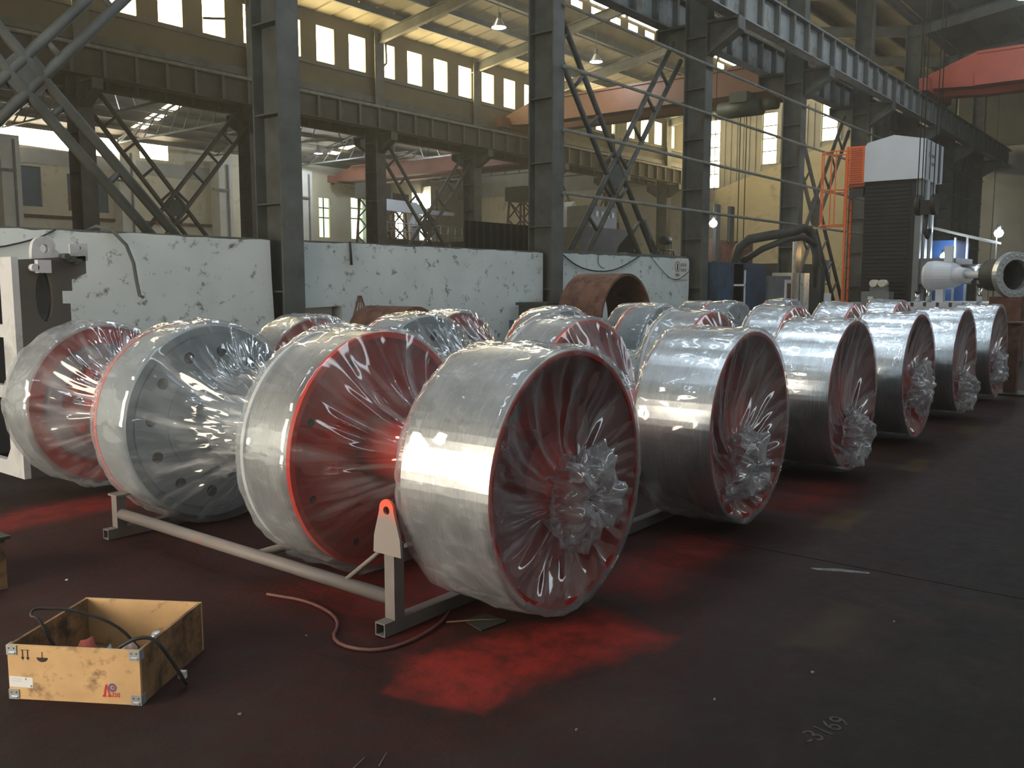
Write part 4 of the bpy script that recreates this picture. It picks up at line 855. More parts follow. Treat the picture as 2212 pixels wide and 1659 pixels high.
cable([(13.8, 9.77, WT), (14.4, 9.77, 1.82), (15.2, 9.77, 1.74), (15.9, 9.77, 1.82), (16.7, 9.77, WT)], 0.013, 'black cable sagging on the wall above the rusty ring')
cable([(17.2, 9.77, WT), (17.7, 9.77, 1.8), (18.1, 9.77, 1.62), (18.5, 9.77, 1.6), (19.0, 9.77, 1.8)], 0.008, 'thin cable drooping right of the rusty ring')
cable([(15.1, 9.77, WT), (15.08, 9.77, 1.92), (15.2, 9.77, 1.84), (15.32, 9.77, 1.82)], 0.008, 'short curled cable end under the top of the right wall')
t = thing('notice_sheet', (18.6, 9.79, 1.7), 'faded white notice with a round pictogram at the end of the right wall', 'notice')
MB().box(18.30, 18.92, 9.785, 9.80, 1.60, 2.04).build('sheet', 'pillar_white', t)
MB().lathe([(9.778, 0.105), (9.778, 0.125), (9.785, 0.125), (9.785, 0.105)], 18.45, 1.90, 28).build('pictogram_ring', 'ink_grey', t)
MB().prism([(18.425, 1.82), (18.475, 1.82), (18.475, 1.93), (18.47, 1.97), (18.43, 1.97), (18.425, 1.93)], 9.778, 9.785, 'xz').build('pictogram_figure', 'ink_black', t)
for (x0, x1, z0, z1) in ((18.62, 18.68, 1.9, 1.98), (18.72, 18.78, 1.9, 1.98), (18.82, 18.87, 1.9, 1.98), (18.62, 18.68, 1.79, 1.86), (18.72, 18.78, 1.79, 1.86), (18.82, 18.87, 1.79, 1.86), (18.36, 18.54, 1.68, 1.74)): MB().box(x0, x1, 9.780, 9.785, z0, z1).build('faded_mark', 'ink_grey', t)

# ------------------------------------------------------------------ wrapped rollers
AX, AZ = 3.2, 0.655
FY = 2.2
def bool_cut(mb, cutters, mname, name):
    a = bpy.data.objects.new('tmp_a', mb.mesh('tmp_a', mname)); b = bpy.data.objects.new('tmp_b', cutters.mesh('tmp_b', 'hole_dark')); COL.objects.link(a); COL.objects.link(b)
    md = a.modifiers.new('b', 'BOOLEAN'); md.object = b; md.operation = 'DIFFERENCE'; md.solver = 'EXACT'; md.material_mode = 'TRANSFER'
    dg = bpy.context.evaluated_depsgraph_get(); me = bpy.data.meshes.new_from_object(a.evaluated_get(dg))
    bpy.data.objects.remove(a); bpy.data.objects.remove(b); me.name = name
    return me
def add_mesh(me, name, parent):
    root = parent; off = Vector((0, 0, 0))
    while root is not None: off += root.location; root = root.parent
    me.transform(__import__('mathutils').Matrix.Translation(-off))
    o = bpy.data.objects.new(name, me); o.parent = parent; COL.objects.link(o); return o

def tri(x): x = x - math.floor(x); return 4 * abs(x - 0.5) - 1
def film_mesh(seed, drop, side, knot=1.0):
    """continuous thin bag over the four drums; drop/side shift the tied front knot down and sideways"""
    rnd = random.Random(seed)
    # (y, r, pleat amplitude, crumple)
    P = [(-0.06, 0.012, .0, .02), (-0.10, 0.05, .004, .03), (-0.135, 0.11, .006, .05), (-0.13, 0.16, .008, .055), (-0.11, 0.205, .008, .06), (-0.07, 0.225, .01, .06), (-0.03, 0.215, .01, .05), (0.005, 0.185, .016, .04), (0.03, 0.155, .02, .03), (0.05, 0.17, .03, .02), (0.06, 0.24, .036, .012), (0.05, 0.33, .03, .010), (0.035, 0.42, .024, .008), (0.012, 0.51, .014, .004), (-0.012, 0.574, .003, .001), (-0.006, 0.590, 0, .002),
         (0.03, 0.588, 0, .004), (0.1, 0.588, 0, .006), (0.17, 0.588, 0, .006), (0.24, 0.588, 0, .006), (0.31, 0.588, 0, .006), (0.38, 0.588, 0, .006), (0.45, 0.588, 0, .004), (0.505, 0.582, 0, .002), (0.53, 0.52, .02, .004), (0.56, 0.42, .035, .008), (0.60, 0.32, .035, .01), (0.66, 0.24, .02, .01), (0.74, 0.20, .008, .01), (0.84, 0.20, .008, .01), (0.93, 0.23, .02, .01), (1.01, 0.31, .035, .01), (1.08, 0.41, .035, .008), (1.14, 0.52, .022, .005), (1.186, 0.618, .004, .001), (1.196, 0.636, 0, .001),
         (1.24, 0.632, 0, .003), (1.32, 0.632, 0, .005), (1.40, 0.632, 0, .005), (1.48, 0.633, 0, .004), (1.56, 0.640, 0, .002), (1.60, 0.625, 0, .002), (1.64, 0.54, .02, .006), (1.70, 0.42, .04, .012), (1.78, 0.33, .04, .02), (1.88, 0.27, .03, .025), (2.0, 0.25, .03, .03), (2.12, 0.25, .03, .03), (2.24, 0.26, .035, .03), (2.36, 0.29, .04, .025), (2.46, 0.34, .045, .02), (2.55, 0.42, .045, .012), (2.63, 0.51, .03, .006), (2.69, 0.59, .01, .003), (2.71, 0.622, 0, .001),
         (2.75, 0.624, 0, .004), (2.84, 0.626, 0, .008), (2.93, 0.626, 0, .008), (3.02, 0.624, 0, .005), (3.09, 0.615, 0, .002), (3.13, 0.53, .02, .005), (3.19, 0.40, .035, .01), (3.28, 0.28, .03, .01), (3.42, 0.22, .012, .01), (3.58, 0.22, .012, .01), (3.72, 0.25, .03, .01), (3.84, 0.33, .04, .01), (3.93, 0.42, .035, .008), (4.01, 0.51, .022, .004), (4.055, 0.572, .003, .001), (4.07, 0.586, 0, .001),
         (4.12, 0.583, 0, .003), (4.2, 0.583, 0, .004), (4.3, 0.583, 0, .004), (4.4, 0.583, 0, .002), (4.44, 0.57, 0, .002), (4.47, 0.42, .02, .01), (4.48, 0.25, .02, .02), (4.50, 0.08, .01, .02), (4.56, 0.05, .01, .02), (4.64, 0.14, .03, .05)]
    N = 300
    P2 = []
    for q0, q1 in zip(P, P[1:]):
        n_ = 2 if abs(q1[0] - q0[0]) + abs(q1[1] - q0[1]) > 0.05 else 1
        P2 += [tuple(u + (v - u) * k / n_ for u, v in zip(q0, q1)) for k in range(n_)]
    P = P2 + [P[-1]]
    fr = [(rnd.choice((9, 11, 13, 14, 17)), rnd.random(), 0.6), (rnd.choice((19, 23, 26)), rnd.random(), 0.35), (rnd.choice((31, 37, 41)), rnd.random(), 0.2)]
    vs = []; fold = []
    for i, (y, r, pa, cr) in enumerate(P):
        zone = int(y * 0.83 + 3); ph = 0.37 * zone
        # the bag's front slides towards the knot, which hangs below the axis
        if y < 0.07: tt = max(0.0, min(1.0, (0.56 - r) / 0.45))
        else: tt = 0
        if y < 0.01 and r < 0.3: tt = 1.0
        oz = -drop * tt; ox = side * tt
        for k in range(N):
            a = 2 * pi * k / N
            p = 0.0
            for (f, h, w) in fr: p += w * tri(f * a / (2 * pi) + h + ph + 0.5 * noise.noise((cos(a) * 2, sin(a) * 2, zone * 3.1 + f)) + 0.25 * sin(r * 7))
            if y < 0.3: pa_ = pa * (1 + 0.9 * max(0.0, -cos(a)))
            else: pa_ = pa
            q = Vector((cos(a) * 2.3, sin(a) * 2.3, y * 6 + seed * 5.1))
            nz = abs(noise.noise(q * 1.6)) * 1.6 + abs(noise.noise(q * 3.7)) * 0.7 - 0.4
            rr = r + cr * nz * 1.6 + pa_ * p * 0.25
            yy = y + pa_ * p * (1 if y < 0.3 or r < 0.6 else 0.4) + (cr * 1.5 * noise.noise(q * 2.9 + Vector((7, 1, 3))) if pa > 0 else 0)
            if pa == 0 or r > 0.55:
                rr = max(rr, r)
                if cos(a) < -0.3 and r > 0.5: rr += 0.028 * (-cos(a) - 0.3) * (0.6 + 0.8 * abs(noise.noise((a * 3, y * 4, seed))))   # slack hanging at the bottom
            if tt == 1.0 and r > 0.04: h_ = Vector((cos(a) * r * 9, sin(a) * r * 9, y * 9 + seed)); rr = r * (0.95 + 0.45 * noise.noise(h_ * 0.8) * knot + 0.22 * noise.noise(h_ * 2.1)); yy = y + 0.045 * noise.noise(h_ * 1.3 + Vector((5, 5, 5)))
            fo = max(0.0, p - 0.25) * 1.5 * min(1.0, pa * 40) + max(0.0, noise.noise(q * 1.1 + Vector((3, 9, 1))) - 0.12) * (0.9 if pa > 0 else 0.35)
            if tt == 1.0: fo = 0.50 + 0.5 * noise.noise(q * 2.2)
            # crumple: warped cells make flat facets that meet in sharp creases
            g = Vector((rr * sin(a), yy * 0.8, rr * cos(a))) * 7.0; g += noise.noise_vector(g * 0.45 + Vector((seed, 0, 0))) * 0.9
            dd = noise.voronoi(g)[0]; e_ = dd[1] - dd[0]; cd = (0.45 - min(dd[0], 0.9)) + 0.25 * (noise.noise(g * 2.6))
            fold_e = 0.35 * max(0.0, 1 - e_ / 0.10)
            if pa == 0 and r > 0.5: rr += 0.010 + 0.022 * cd + 0.004 * noise.noise(g * 3.1)
            elif r > 0.56: rr += 0.006
            elif tt == 1.0:
                g = Vector((rr * sin(a), yy, rr * cos(a))) * 13.0; g += noise.noise_vector(g * 0.4) * 0.8; dd = noise.voronoi(g)[0]; cd = 0.5 - min(dd[0], 1.0); fold_e = 0.5 * max(0.0, 1 - (dd[1] - dd[0]) / 0.12)
                rr += 0.05 * cd; yy -= 0.03 * cd
            else: yy += 0.018 * cd; rr += 0.010 * cd
            zz = AZ + rr * cos(a) + oz
            fold.append(max(0.0, min(1.2, fo + fold_e)))
            vs.append((AX + rr * sin(a) + ox, FY + yy, max(zz, 0.012)))
    fs = [(i * N + k, i * N + (k + 1) % N, (i + 1) * N + (k + 1) % N, (i + 1) * N + k) for i in range(len(P) - 1) for k in range(N)]
    me = bpy.data.meshes.new('plastic_wrap'); me.from_pydata([(v[0] - AX, v[1] - FY, v[2]) for v in vs], [], fs)
    me.polygons.foreach_set('use_smooth', [True] * len(fs)); me.materials.append(MATS['plastic_film'])
    me.attributes.new('fold', 'FLOAT', 'POINT').data.foreach_set('value', fold)
    return me

def make_roller():
    t = thing('wrapped_roller', (AX, FY, 0), 'x', 'roller', 'wrapped rollers in a row')
    Y = lambda y: FY + y
    # shaft and hubs
    MB().cyl((AX, Y(0.1), AZ), (AX, Y(1.35), AZ), 0.155, 28).build('hub_tube', 'red_bright', t)
    MB().cyl((AX, Y(1.35), AZ), (AX, Y(2.8), AZ), 0.17, 28).build('shaft', 'flange_grey', t)
    MB().cyl((AX, Y(2.8), AZ), (AX, Y(4.4), AZ), 0.155, 28).build('hub_tube', 'red_bright', t)
    # wide outer drum
    d = MB().lathe([(Y(0.0), 0.566), (Y(0.0), 0.575), (Y(0.49), 0.575), (Y(0.49), 0.566)], AX, AZ, 96).build('outer_drum', 'brushed_metal', t)
    MB().lathe([(Y(-0.004), 0.552), (Y(-0.004), 0.573), (Y(0.02), 0.566), (Y(0.30), 0.566), (Y(0.30), 0.552)], AX, AZ, 96).build('lining', 'red_paint', d)
    MB().lathe([(Y(0.26), 0.15), (Y(0.26), 0.552), (Y(0.30), 0.552), (Y(0.30), 0.15)], AX, AZ, 64).build('web_plate', 'red_paint', d)
    MB().lathe([(Y(0.10), 0.10), (Y(0.10), 0.20), (Y(0.26), 0.20), (Y(0.26), 0.10)], AX, AZ, 40).build('hub_ring', 'red_paint', d)
    MB().lathe([(Y(0.12), 0.015), (Y(0.10), 0.03), (Y(0.10), 0.065), (Y(0.26), 0.075), (Y(0.26), 0.015)], AX - 0.30, AZ + 0.33, 20).build('lug_boss', 'stand_grey', d)
    MB().lathe([(Y(0.16), 0.002), (Y(0.16), 0.016), (Y(0.26), 0.016), (Y(0.26), 0.002)], AX - 0.30, AZ + 0.33, 12).build('lug_pin', 'red_bright', d)
    MB().lathe([(Y(0.45), 0.15), (Y(0.45), 0.566), (Y(0.488), 0.566), (Y(0.488), 0.15)], AX, AZ, 64).build('rear_plate', 'red_paint', d)
    # second drum: red face
    d = MB().lathe([(Y(1.21), 0.60), (Y(1.21), 0.612), (Y(1.55), 0.612), (Y(1.55), 0.60)], AX, AZ, 96).build('second_drum', 'brushed_metal', t)
    MB().lathe([(Y(1.19), 0.585), (Y(1.19), 0.615), (Y(1.215), 0.618), (Y(1.215), 0.585)], AX, AZ, 96).build('red_rim', 'red_bright', d)
    face = MB().lathe([(Y(1.235), 0.15), (Y(1.225), 0.30), (Y(1.215), 0.31), (Y(1.215), 0.588), (Y(1.30), 0.588), (Y(1.30), 0.15)], AX, AZ, 72)
    cut = MB()
    for k in range(8): a = pi / 8 + k * pi / 4; cut.cyl((AX + 0.5 * sin(a), Y(1.1), AZ + 0.5 * cos(a)), (AX + 0.5 * sin(a), Y(1.26), AZ + 0.5 * cos(a)), 0.022, 14)
    add_mesh(bool_cut(face, cut, 'red_paint', 'face_plate'), 'face_plate', d)
    MB().lathe([(Y(1.55), 0.16), (Y(1.55), 0.622), (Y(1.575), 0.622), (Y(1.575), 0.16)], AX, AZ, 96).build('white_rim', 'rim_white', d)
    # third drum: grey bolt flange
    fl = MB().lathe([(Y(2.72), 0.16), (Y(2.72), 0.335), (Y(2.726), 0.337), (Y(2.726), 0.341), (Y(2.72), 0.343), (Y(2.72), 0.545), (Y(2.728), 0.548), (Y(2.728), 0.556), (Y(2.72), 0.559), (Y(2.72), 0.60), (Y(2.73), 0.607), (Y(3.05), 0.607), (Y(3.05), 0.16)], AX, AZ, 96)
    cut = MB()
    for k in range(12): a = k * pi / 6 + 0.12; cut.cyl((AX + 0.445 * sin(a), Y(2.6), AZ + 0.445 * cos(a)), (AX + 0.445 * sin(a), Y(2.80), AZ + 0.445 * cos(a)), 0.036, 20)
    d = add_mesh(bool_cut(fl, cut, 'flange_grey', 'bolt_flange'), 'bolt_flange', t)
    MB().lathe([(Y(3.05), 0.16), (Y(3.05), 0.612), (Y(3.075), 0.612), (Y(3.075), 0.16)], AX, AZ, 96).build('red_rim', 'red_bright', d)
    # fourth drum: red face with grey ring
    d = MB().lathe([(Y(4.08), 0.555), (Y(4.08), 0.568), (Y(4.42), 0.568), (Y(4.42), 0.555)], AX, AZ, 96).build('rear_drum', 'brushed_metal', t)
    MB().lathe([(Y(4.20), 0.15), (Y(4.20), 0.30), (Y(4.14), 0.42), (Y(4.10), 0.555), (Y(4.22), 0.555), (Y(4.22), 0.15)], AX, AZ, 72).build('face_plate', 'red_paint', d)
    MB().lathe([(Y(4.12), 0.31), (Y(4.10), 0.33), (Y(4.10), 0.41), (Y(4.14), 0.43), (Y(4.19), 0.31)], AX, AZ, 64).build('grey_ring', 'flange_grey', d)
    MB().lathe([(Y(4.40), 0.003), (Y(4.40), 0.555), (Y(4.42), 0.555), (Y(4.42), 0.003)], AX, AZ, 64).build('rear_plate', 'red_paint', d)
    bo = None
    for k in range(10):
        a = k * pi / 5 + 0.2; p = Vector((AX + 0.245 * sin(a), Y(4.13), AZ + 0.245 * cos(a)))
        if bo is None: bo = MB().cyl(p, p + Vector((0, 0.08, 0)), 0.032, 6).build('hub_bolt', 'red_bright', d); p0 = p
        else: share(bo, d, p - p0)
    return t
PITCHX = 1.94
films = []
for sd, dr, si, kn in ((3, 0.09, 0.05, 1.0), (11, 0.24, -0.14, 1.1), (23, 0.34, -0.02, 0.7), (31, 0.12, -0.10, 0.9)):
    films.append(film_mesh(sd, dr, si, kn))
proto = make_roller()
rl = ['nearest roller of four drums wrapped in clear plastic, its wide drum lowest in the picture', 'second wrapped roller from the camera, knot of plastic hanging low on its drum', 'third wrapped roller from the camera in the receding row', 'fourth wrapped roller from the camera in the receding row', 'fifth wrapped roller from the camera, with a tied plastic tuft', 'farthest wrapped roller, beside the short steel post']
film_me = [None] * 4
order = (0, 1, 2, 3, 2, 1)
rollers = [proto] + [copy_tree(proto) for _ in range(5)]
for i, r in enumerate(rollers):
    r.location.x = AX + PITCHX * i; r['label'] = rl[i]
    k = order[i]
    o = bpy.data.objects.new('plastic_wrap', films[k]); o.parent = r; COL.objects.link(o); o['label'] = 'clear crinkled plastic film'

# ------------------------------------------------------------------ stands under the rollers
def make_stand():
    t = thing('roller_stand', (AX, 4.0, 0), 'x', 'stand', 'steel stands under the rollers')
    YA, YB = 2.74, 5.10; XA, XC = 2.63, 3.77; s = 0.03
    for y in (YA, YB):
        b = MB()
        for (y0, y1, z0, z1) in ((y - s, y + s, 0.004, 0.01), (y - s, y + s, 0.058, 0.064), (y - s, y - s + 0.006, 0.01, 0.058), (y + s - 0.006, y + s, 0.01, 0.058)): b.box(XA - 0.09, XC + 0.09, y0, y1, z0, z1)
        b.build('base_beam', 'stand_grey', t)
        for x in (XA, XC):
            zt = 0.40 if y == YA else 0.255
            MB().box(x - s, x + s, y - s, y + s, 0.064, zt).build('post', 'stand_grey', t)
            if y == YA:
                xo = x - s - 0.012 if x == XA else x + s
                outl = [(y - 0.085, 0.355), (y + 0.085, 0.355), (y + 0.08, 0.43), (y + 0.045, 0.545)] + [(y + 0.044 * cos(a), 0.555 + 0.044 * sin(a)) for a in [0.35 + i * 0.3 for i in range(9)]] + [(y - 0.045, 0.545), (y - 0.08, 0.43)]
                MB().holed(outl, [circ(y, 0.55, 0.019, 16)], xo, xo + 0.012, 'yz').build('lug_plate', 'lug_paint', t)
                MB().cyl((x, y + 0.34, 0.15), (x, y + 0.04, 0.38), 0.011, 8).build('diagonal_brace', 'stand_grey', t)
            else: MB().box(x - 0.04, x + 0.045, y - 0.05, y + 0.05, zt, zt + 0.012).build('cradle_pad', 'stand_grey', t)
    MB().box(XA + s, XC - s, YA + 0.0, YA + 0.05, 0.30, 0.36).build('saddle_beam', 'stand_grey', t)
    MB().box(AX - 0.05, AX + 0.05, YA + 0.06, YA + 0.12, 0.30, 0.499).build('saddle_block', 'stand_grey', t); MB().box(AX - 0.06, AX + 0.06, YA, YA + 0.12, 0.29, 0.302).build('saddle_plate', 'stand_grey', t)
    for x in (XA, XC): MB().cyl((x, YA + s, 0.145), (x, YB - s, 0.145), 0.032, 14).build('side_pipe', 'stand_grey', t)
    MB().cyl((XA, 3.75, 0.145), (XC, 3.75, 0.145), 0.025, 12).build('cross_pipe', 'stand_grey', t)
    return t
def lug_paint():
    m = bpy.data.materials.new('lug_paint'); m.use_nodes = True; nt = m.node_tree; b = nt.nodes['Principled BSDF']; b.inputs['Roughness'].default_value = 0.55
    g = nd(nt, 'ShaderNodeNewGeometry'); sx = nd(nt, 'ShaderNodeSeparateXYZ'); nt.links.new(g.outputs['Position'], sx.inputs[0])
    n = nd(nt, 'ShaderNodeTexNoise'); n.inputs['Scale'].default_value = 14; nt.links.new(g.outputs['Position'], n.inputs['Vector'])
    a = nd(nt, 'ShaderNodeMath', operation='MULTIPLY_ADD'); a.inputs[1].default_value = 0.09; nt.links.new(n.outputs['Fac'], a.inputs[0]); nt.links.new(sx.outputs[2], a.inputs[2])
    mr = nd(nt, 'ShaderNodeMapRange'); mr.inputs['From Min'].default_value = 0.545; mr.inputs['From Max'].default_value = 0.61; nt.links.new(a.outputs[0], mr.inputs['Value'])
    mx = nd(nt, 'ShaderNodeMix', data_type='RGBA'); mx.inputs['A'].default_value = (0.26, 0.225, 0.21, 1); mx.inputs['B'].default_value = (0.85, 0.11, 0.05, 1)
    nt.links.new(mr.outputs[0], mx.inputs['Factor']); nt.links.new(mx.outputs['Result'], b.inputs['Base Color']); MATS['lug_paint'] = m
lug_paint()
st = make_stand()
sl_ = ['nearest steel stand with an orange-tipped lug under the first wrapped roller', 'steel stand under the second wrapped roller', 'steel stand under the third wrapped roller', 'steel stand under the fourth wrapped roller', 'steel stand under the fifth wrapped roller', 'steel stand under the farthest wrapped roller']
for i in range(6):
    s_ = st if i == 0 else copy_tree(st)
    s_.location.x = AX + PITCHX * i; s_['label'] = sl_[i]

# ------------------------------------------------------------------ plywood box in the left foreground
from mathutils import Matrix
def frame_to(o_, ux, uy):
    ux = Vector(ux).normalized(); uy = Vector(uy).normalized()
    return lambda a, b, z: Vector(o_) + ux * a + uy * b + Vector((0, 0, z))
BO = (1.30, 3.39, 0.0); UX = (0.27, -0.43, 0); UY = (0.43, 0.27, 0); BW, BD, BH = 0.51, 0.50, 0.205
F = frame_to(BO, UX, UY)
def fbox(a0, a1, b0, b1, z0, z1):
    vs = [F(a, b, z) for z in (z0, z1) for b in (b0, b1) for a in (a0, a1)]
    return MB().add(vs, [(0, 2, 3, 1), (4, 5, 7, 6), (0, 1, 5, 4), (2, 6, 7, 3), (0, 4, 6, 2), (1, 3, 7, 5)])
t = thing('plywood_box', F(BW / 2, BD / 2, 0), 'open plywood box with metal corners, arrow and umbrella marks on its front', 'box')
th = 0.012
fp = fbox(0, BW, 0, th, 0, BH).build('front_panel', 'plywood', t)
fbox(0, BW, BD - th, BD, 0, BH).build('back_panel', 'plywood', t)
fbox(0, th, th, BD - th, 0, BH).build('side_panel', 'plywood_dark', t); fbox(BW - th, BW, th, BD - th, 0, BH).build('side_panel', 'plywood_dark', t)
fbox(th, BW - th, th, BD - th, 0.0, 0.012).build('bottom_panel', 'plywood_dark', t)
for a0 in (-0.001, BW - 0.038):
    for z0 in (0.0, BH - 0.036):
        c = fbox(a0, a0 + 0.039, -0.0025, 0.0, z0, z0 + 0.037)
        fbox_side = fbox(-0.0025 if a0 < 0.1 else BW, 0.0 if a0 < 0.1 else BW + 0.0025, -0.0025, 0.03, z0, z0 + 0.037)
        c.add(fbox_side.v, fbox_side.f); co = c.build('corner_plate', 'galvanised', t)
        fbox(a0 + 0.008, a0 + 0.032, -0.0055, -0.0025, z0 + 0.004, z0 + 0.011).build('pressed_lip', 'galvanised', co)
        for q in (0.010, 0.029): fbox(a0 + q - 0.002, a0 + q + 0.002, -0.004, -0.0025, z0 + 0.024, z0 + 0.028).build('rivet', 'ink_black', co)
def mark(name, polys, m):
    mb = MB()
    for P in polys:
        n = len(P); mb.add([F(a, -0.0006, z) for a, z in P] + [F(a, 0.0, z) for a, z in P], [tuple(range(n)), tuple(range(n, 2 * n))[::-1]] + [(i, n + i, n + (i + 1) % n, (i + 1) % n) for i in range(n)])
    return mb.build(name, m, fp)
# the box lies upside down: arrows point to the floor, the umbrella stands on its dome
ar = []
for a in (0.060, 0.080): ar += [[(a - 0.0022, 0.188), (a + 0.0022, 0.188), (a + 0.0022, 0.160), (a - 0.0022, 0.160)], [(a - 0.007, 0.162), (a + 0.007, 0.162), (a, 0.150)]]
ar.append([(0.052, 0.188), (0.088, 0.188), (0.088, 0.190), (0.052, 0.190)])
mark('arrow_mark', ar, 'ink_black')
um = [[(0.1345, 0.185), (0.1375, 0.185), (0.1375, 0.160), (0.1345, 0.160)], [(0.114, 0.163), (0.158, 0.163)] + [(0.136 + 0.022 * cos(a), 0.163 - 0.017 * sin(a)) for a in [i * pi / 10 for i in range(1, 10)]]]
mark('umbrella_mark', um, 'ink_black')
lb = mark('address_label', [[(0.002, 0.088), (0.094, 0.084), (0.094, 0.045), (0.002, 0.047)]], 'paper_white')
mark('label_print', [[(0.064, 0.082), (0.070, 0.082), (0.070, 0.074), (0.064, 0.074)], [(0.083, 0.056), (0.091, 0.056), (0.091, 0.048), (0.083, 0.048)], [(0.010, 0.078), (0.05, 0.077), (0.05, 0.076), (0.010, 0.077)], [(0.010, 0.070), (0.05, 0.069), (0.05, 0.068), (0.010, 0.069)]], 'ink_grey').location.y -= 0.0
gx, gz = 0.402, 0.062
mark('logo_ring', [[(gx + r0 * cos(a), gz + r0 * sin(a)) for r0, a in ((0.0085, a0), (0.0165, a0), (0.0165, a0 + 0.44), (0.0085, a0 + 0.44))] for a0 in [i * 2 * pi / 12 for i in range(12)]], 'ink_blue')
mark('logo_dot', [circ(gx + 0.001, gz, 0.005, 12)], 'ink_red')
mark('logo_letter', [[(0.366, 0.030), (0.374, 0.030), (0.380, 0.058), (0.376, 0.072), (0.372, 0.060)], [(0.376, 0.072), (0.381, 0.058), (0.387, 0.030), (0.396, 0.030), (0.384, 0.064), (0.380, 0.076)], [(0.363, 0.026), (0.377, 0.026), (0.377, 0.032), (0.363, 0.032)], [(0.383, 0.026), (0.397, 0.026), (0.397, 0.032), (0.383, 0.032)]], 'ink_red')
z0_ = 0.027
mark('logo_text', [[(0.399, z0_), (0.408, z0_), (0.408, z0_ + .003), (0.404, z0_ + .003), (0.408, z0_ + .013), (0.408, z0_ + .016), (0.399, z0_ + .016), (0.399, z0_ + .013), (0.404, z0_ + .013), (0.399, z0_ + .003)], [(0.4095, z0_), (0.4165, z0_), (0.4165, z0_ + .003), (0.4145, z0_ + .003), (0.4145, z0_ + .016), (0.4115, z0_ + .016), (0.4115, z0_ + .003), (0.4095, z0_ + .003)],
    [(0.419, z0_ + .002), (0.4215, z0_ + .002), (0.4215, z0_ + .014), (0.419, z0_ + .014)], [(0.4215, z0_), (0.429, z0_), (0.429, z0_ + .016), (0.4215, z0_ + .016), (0.4215, z0_ + .0135), (0.426, z0_ + .0135), (0.426, z0_ + .0025), (0.4215, z0_ + .0025)]], 'ink_red')
# what lies in the box
def blob(c, sx, sy, sz, seed, name, m, label, cat):
    mb = MB(); n, q = 12, 7; vs = []
    for j in range(q + 1):
        ph = pi * j / q
        for i in range(n):
            a = 2 * pi * i / n; d = Vector((sin(ph) * cos(a), sin(ph) * sin(a), cos(ph))); k = 1 + 0.45 * noise.noise(d * 2.2 + Vector((seed, 0, 0)))
            vs.append(F(c[0] + d.x * sx * k, c[1] + d.y * sy * k, max(0.0125, c[2] + d.z * sz * k)))
    mb.add(vs, [(j * n + i, j * n + (i + 1) % n, (j + 1) * n + (i + 1) % n, (j + 1) * n + i) for j in range(q) for i in range(n)], True)
    return mb.build(name, m, label=label, cat=cat)
blob((0.17, 0.22, 0.075), 0.045, 0.045, 0.07, 1, 'red_rag', 'rag_red', 'crumpled red rag inside the plywood box', 'rag')
blob((0.275, 0.17, 0.07), 0.045, 0.04, 0.065, 4, 'teal_rag', 'rag_teal', 'crumpled pale green rag inside the plywood box', 'rag')
blob((0.38, 0.15, 0.085), 0.05, 0.04, 0.08, 8, 'pink_glove', 'rag_pink', 'pinkish work glove inside the plywood box', 'glove')
blob((0.43, 0.27, 0.085), 0.035, 0.03, 0.085, 12, 'metal_fitting', 'galvanised', 'small dull metal fitting inside the plywood box', 'fitting')
def fcable(pts, r, m, name, label, cat='cable'):
    P = [F(*p) for p in pts]
    for _ in range(2): P = [P[0]] + [q for i in range(len(P) - 1) for q in (P[i] * 0.75 + P[i + 1] * 0.25, P[i] * 0.25 + P[i + 1] * 0.75)] + [P[-1]]
    return MB().tube(P, r, 6).build(name, m, label=label, cat=cat)
fcable([(0.32, 0.05, 0.03), (0.34, 0.035, 0.14), (0.44, 0.045, 0.22), (0.50, 0.07, 0.232), (0.54, 0.08, 0.21), (0.60, 0.10, 0.10), (0.62, 0.12, 0.03), (0.60, 0.17, 0.012)], 0.007, 'rubber_black', 'power_cable', 'black cable hanging over the right side of the plywood box')
fcable([(0.16, 0.16, 0.03), (0.06, 0.16, 0.16), (0.02, 0.16, 0.25), (-0.015, 0.16, 0.25), (-0.02, 0.18, 0.27), (0.0, 0.20, 0.27), (0.10, 0.24, 0.255), (0.25, 0.30, 0.18), (0.33, 0.33, 0.06)], 0.006, 'rubber_black', 'looped_cable', 'thin dark cable looping over the left side of the plywood box')
t = thing('cable_plug', F(0.60, 0.14, 0.05), 'cream square plug at the end of the black cable beside the plywood box', 'plug')
fbox(0.585, 0.612, 0.13, 0.15, 0.045, 0.072).build('body', 'plastic_cream', t); fbox(0.593, 0.604, 0.127, 0.13, 0.053, 0.064).build('socket', 'ink_black', t)
# crate and timber at the picture edge
t = thing('edge_crate', (1.56, 4.93, 0), 'dark olive crate with a torn label cut off by the left picture edge', 'crate')
MB().box(1.3, 1.81, 4.66, 5.2, 0.0, 0.255).build('body', 'plywood_dark', t); MB().box(1.28, 1.83, 4.64, 5.22, 0.255, 0.27).build('lid', 'machine_dark', t); MB().box(1.70, 1.77, 4.655, 4.66, 0.17, 0.235).build('torn_label', 'panel_grey', t)

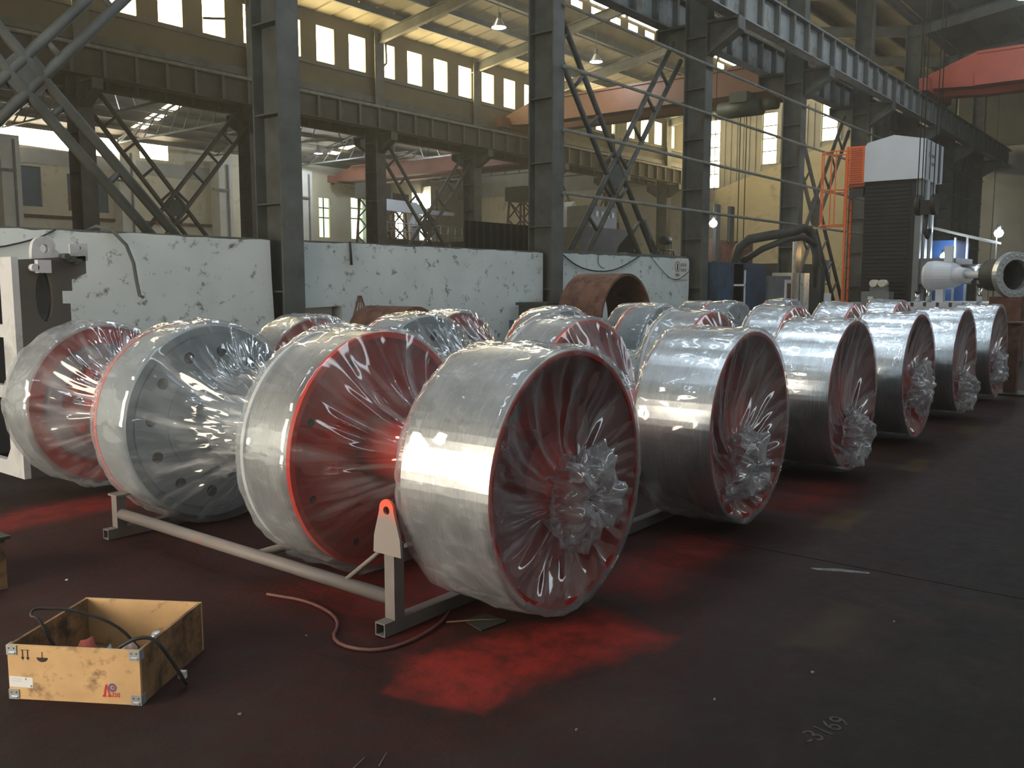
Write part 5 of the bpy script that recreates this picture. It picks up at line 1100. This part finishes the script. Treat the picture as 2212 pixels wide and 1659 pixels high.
# ------------------------------------------------------------------ small things on the floor
cable([(2.55, 3.55, 0.01), (2.62, 3.3, 0.01), (2.55, 3.0, 0.012), (2.35, 2.85, 0.01), (2.4, 2.62, 0.01), (2.62, 2.58, 0.01), (2.9, 2.66, 0.01), (3.2, 2.9, 0.01)], 0.008, 'reddish hose curling on the floor beside the nearest stand post', 'cable_red', 'floor_hose', 'hose')
MB().prism([(2.86, 2.44), (3.02, 2.42), (3.03, 2.56), (2.9, 2.58)], 0.002, 0.006, 'xy').build('scrap_plate', 'machine_dark', label='small dark scrap plate on the floor right of the nearest stand', cat='scrap')
MB().tube([(2.83, 2.62, 0.008), (2.95, 2.52, 0.008), (3.02, 2.43, 0.008)], 0.004, 5).build('floor_stick', 'brown_wood', label='thin stick lying across the small scrap plate', cat='stick')
for i, (x, y, a, L) in enumerate(((1.72, 2.02, 0.3, 0.11), (1.82, 1.98, 0.5, 0.08), (1.75, 1.88, -0.2, 0.05))):
    MB().cyl((x, y, 0.004), (x + L * cos(a), y + L * sin(a), 0.004), 0.0015, 5).build('wood_splinter', 'litter_dull', label='thin pale splinter on the floor at bottom centre, %s' % ('longest', 'middle', 'shortest')[i], cat='splinter', group='splinters')
MB().tube([(1.02 + 0.03 * cos(i * pi / 6), 2.92 + 0.03 * sin(i * pi / 6), 0.006 + 0.003 * sin(i)) for i in range(13)], 0.004, 5).build('plastic_ring', 'galvanised', label='small clear plastic ring on the floor at the left edge', cat='ring')
blob_pts = [(4.62, 1.62), (4.70, 1.5), (4.74, 1.35), (4.72, 1.34), (4.66, 1.48), (4.61, 1.58)]
MB().prism(blob_pts, 0.001, 0.004, 'xy').build('film_scrap', 'plastic_film', label='thin strip of clear plastic film lying along the floor joint', cat='scrap')
rb = random.Random(5)
for i, (x, y) in enumerate(((2.05, 4.55), (1.75, 2.62), (2.9, 1.35), (3.35, 1.15), (4.1, 1.05), (2.4, 1.62), (1.5, 2.35), (2.35, 3.0))):
    MB().prism([(x + 0.007 * rb.uniform(0.5, 1.2) * cos(k * 1.25), y + 0.007 * rb.uniform(0.5, 1.2) * sin(k * 1.25)) for k in range(5)], 0.001, 0.006, 'xy').build('paper_bit', 'paper_white' if i == 0 else 'litter_dull', label='tiny pale bit of litter on the floor, %s' % ('white, left of the nearest stand', 'between box and bottom edge', 'before the nearest drum', 'right of the lettering', 'near the floor joint', 'at the edge of the red paint', 'below the plywood box', 'right of the plywood box')[i], cat='litter', group='floor litter')
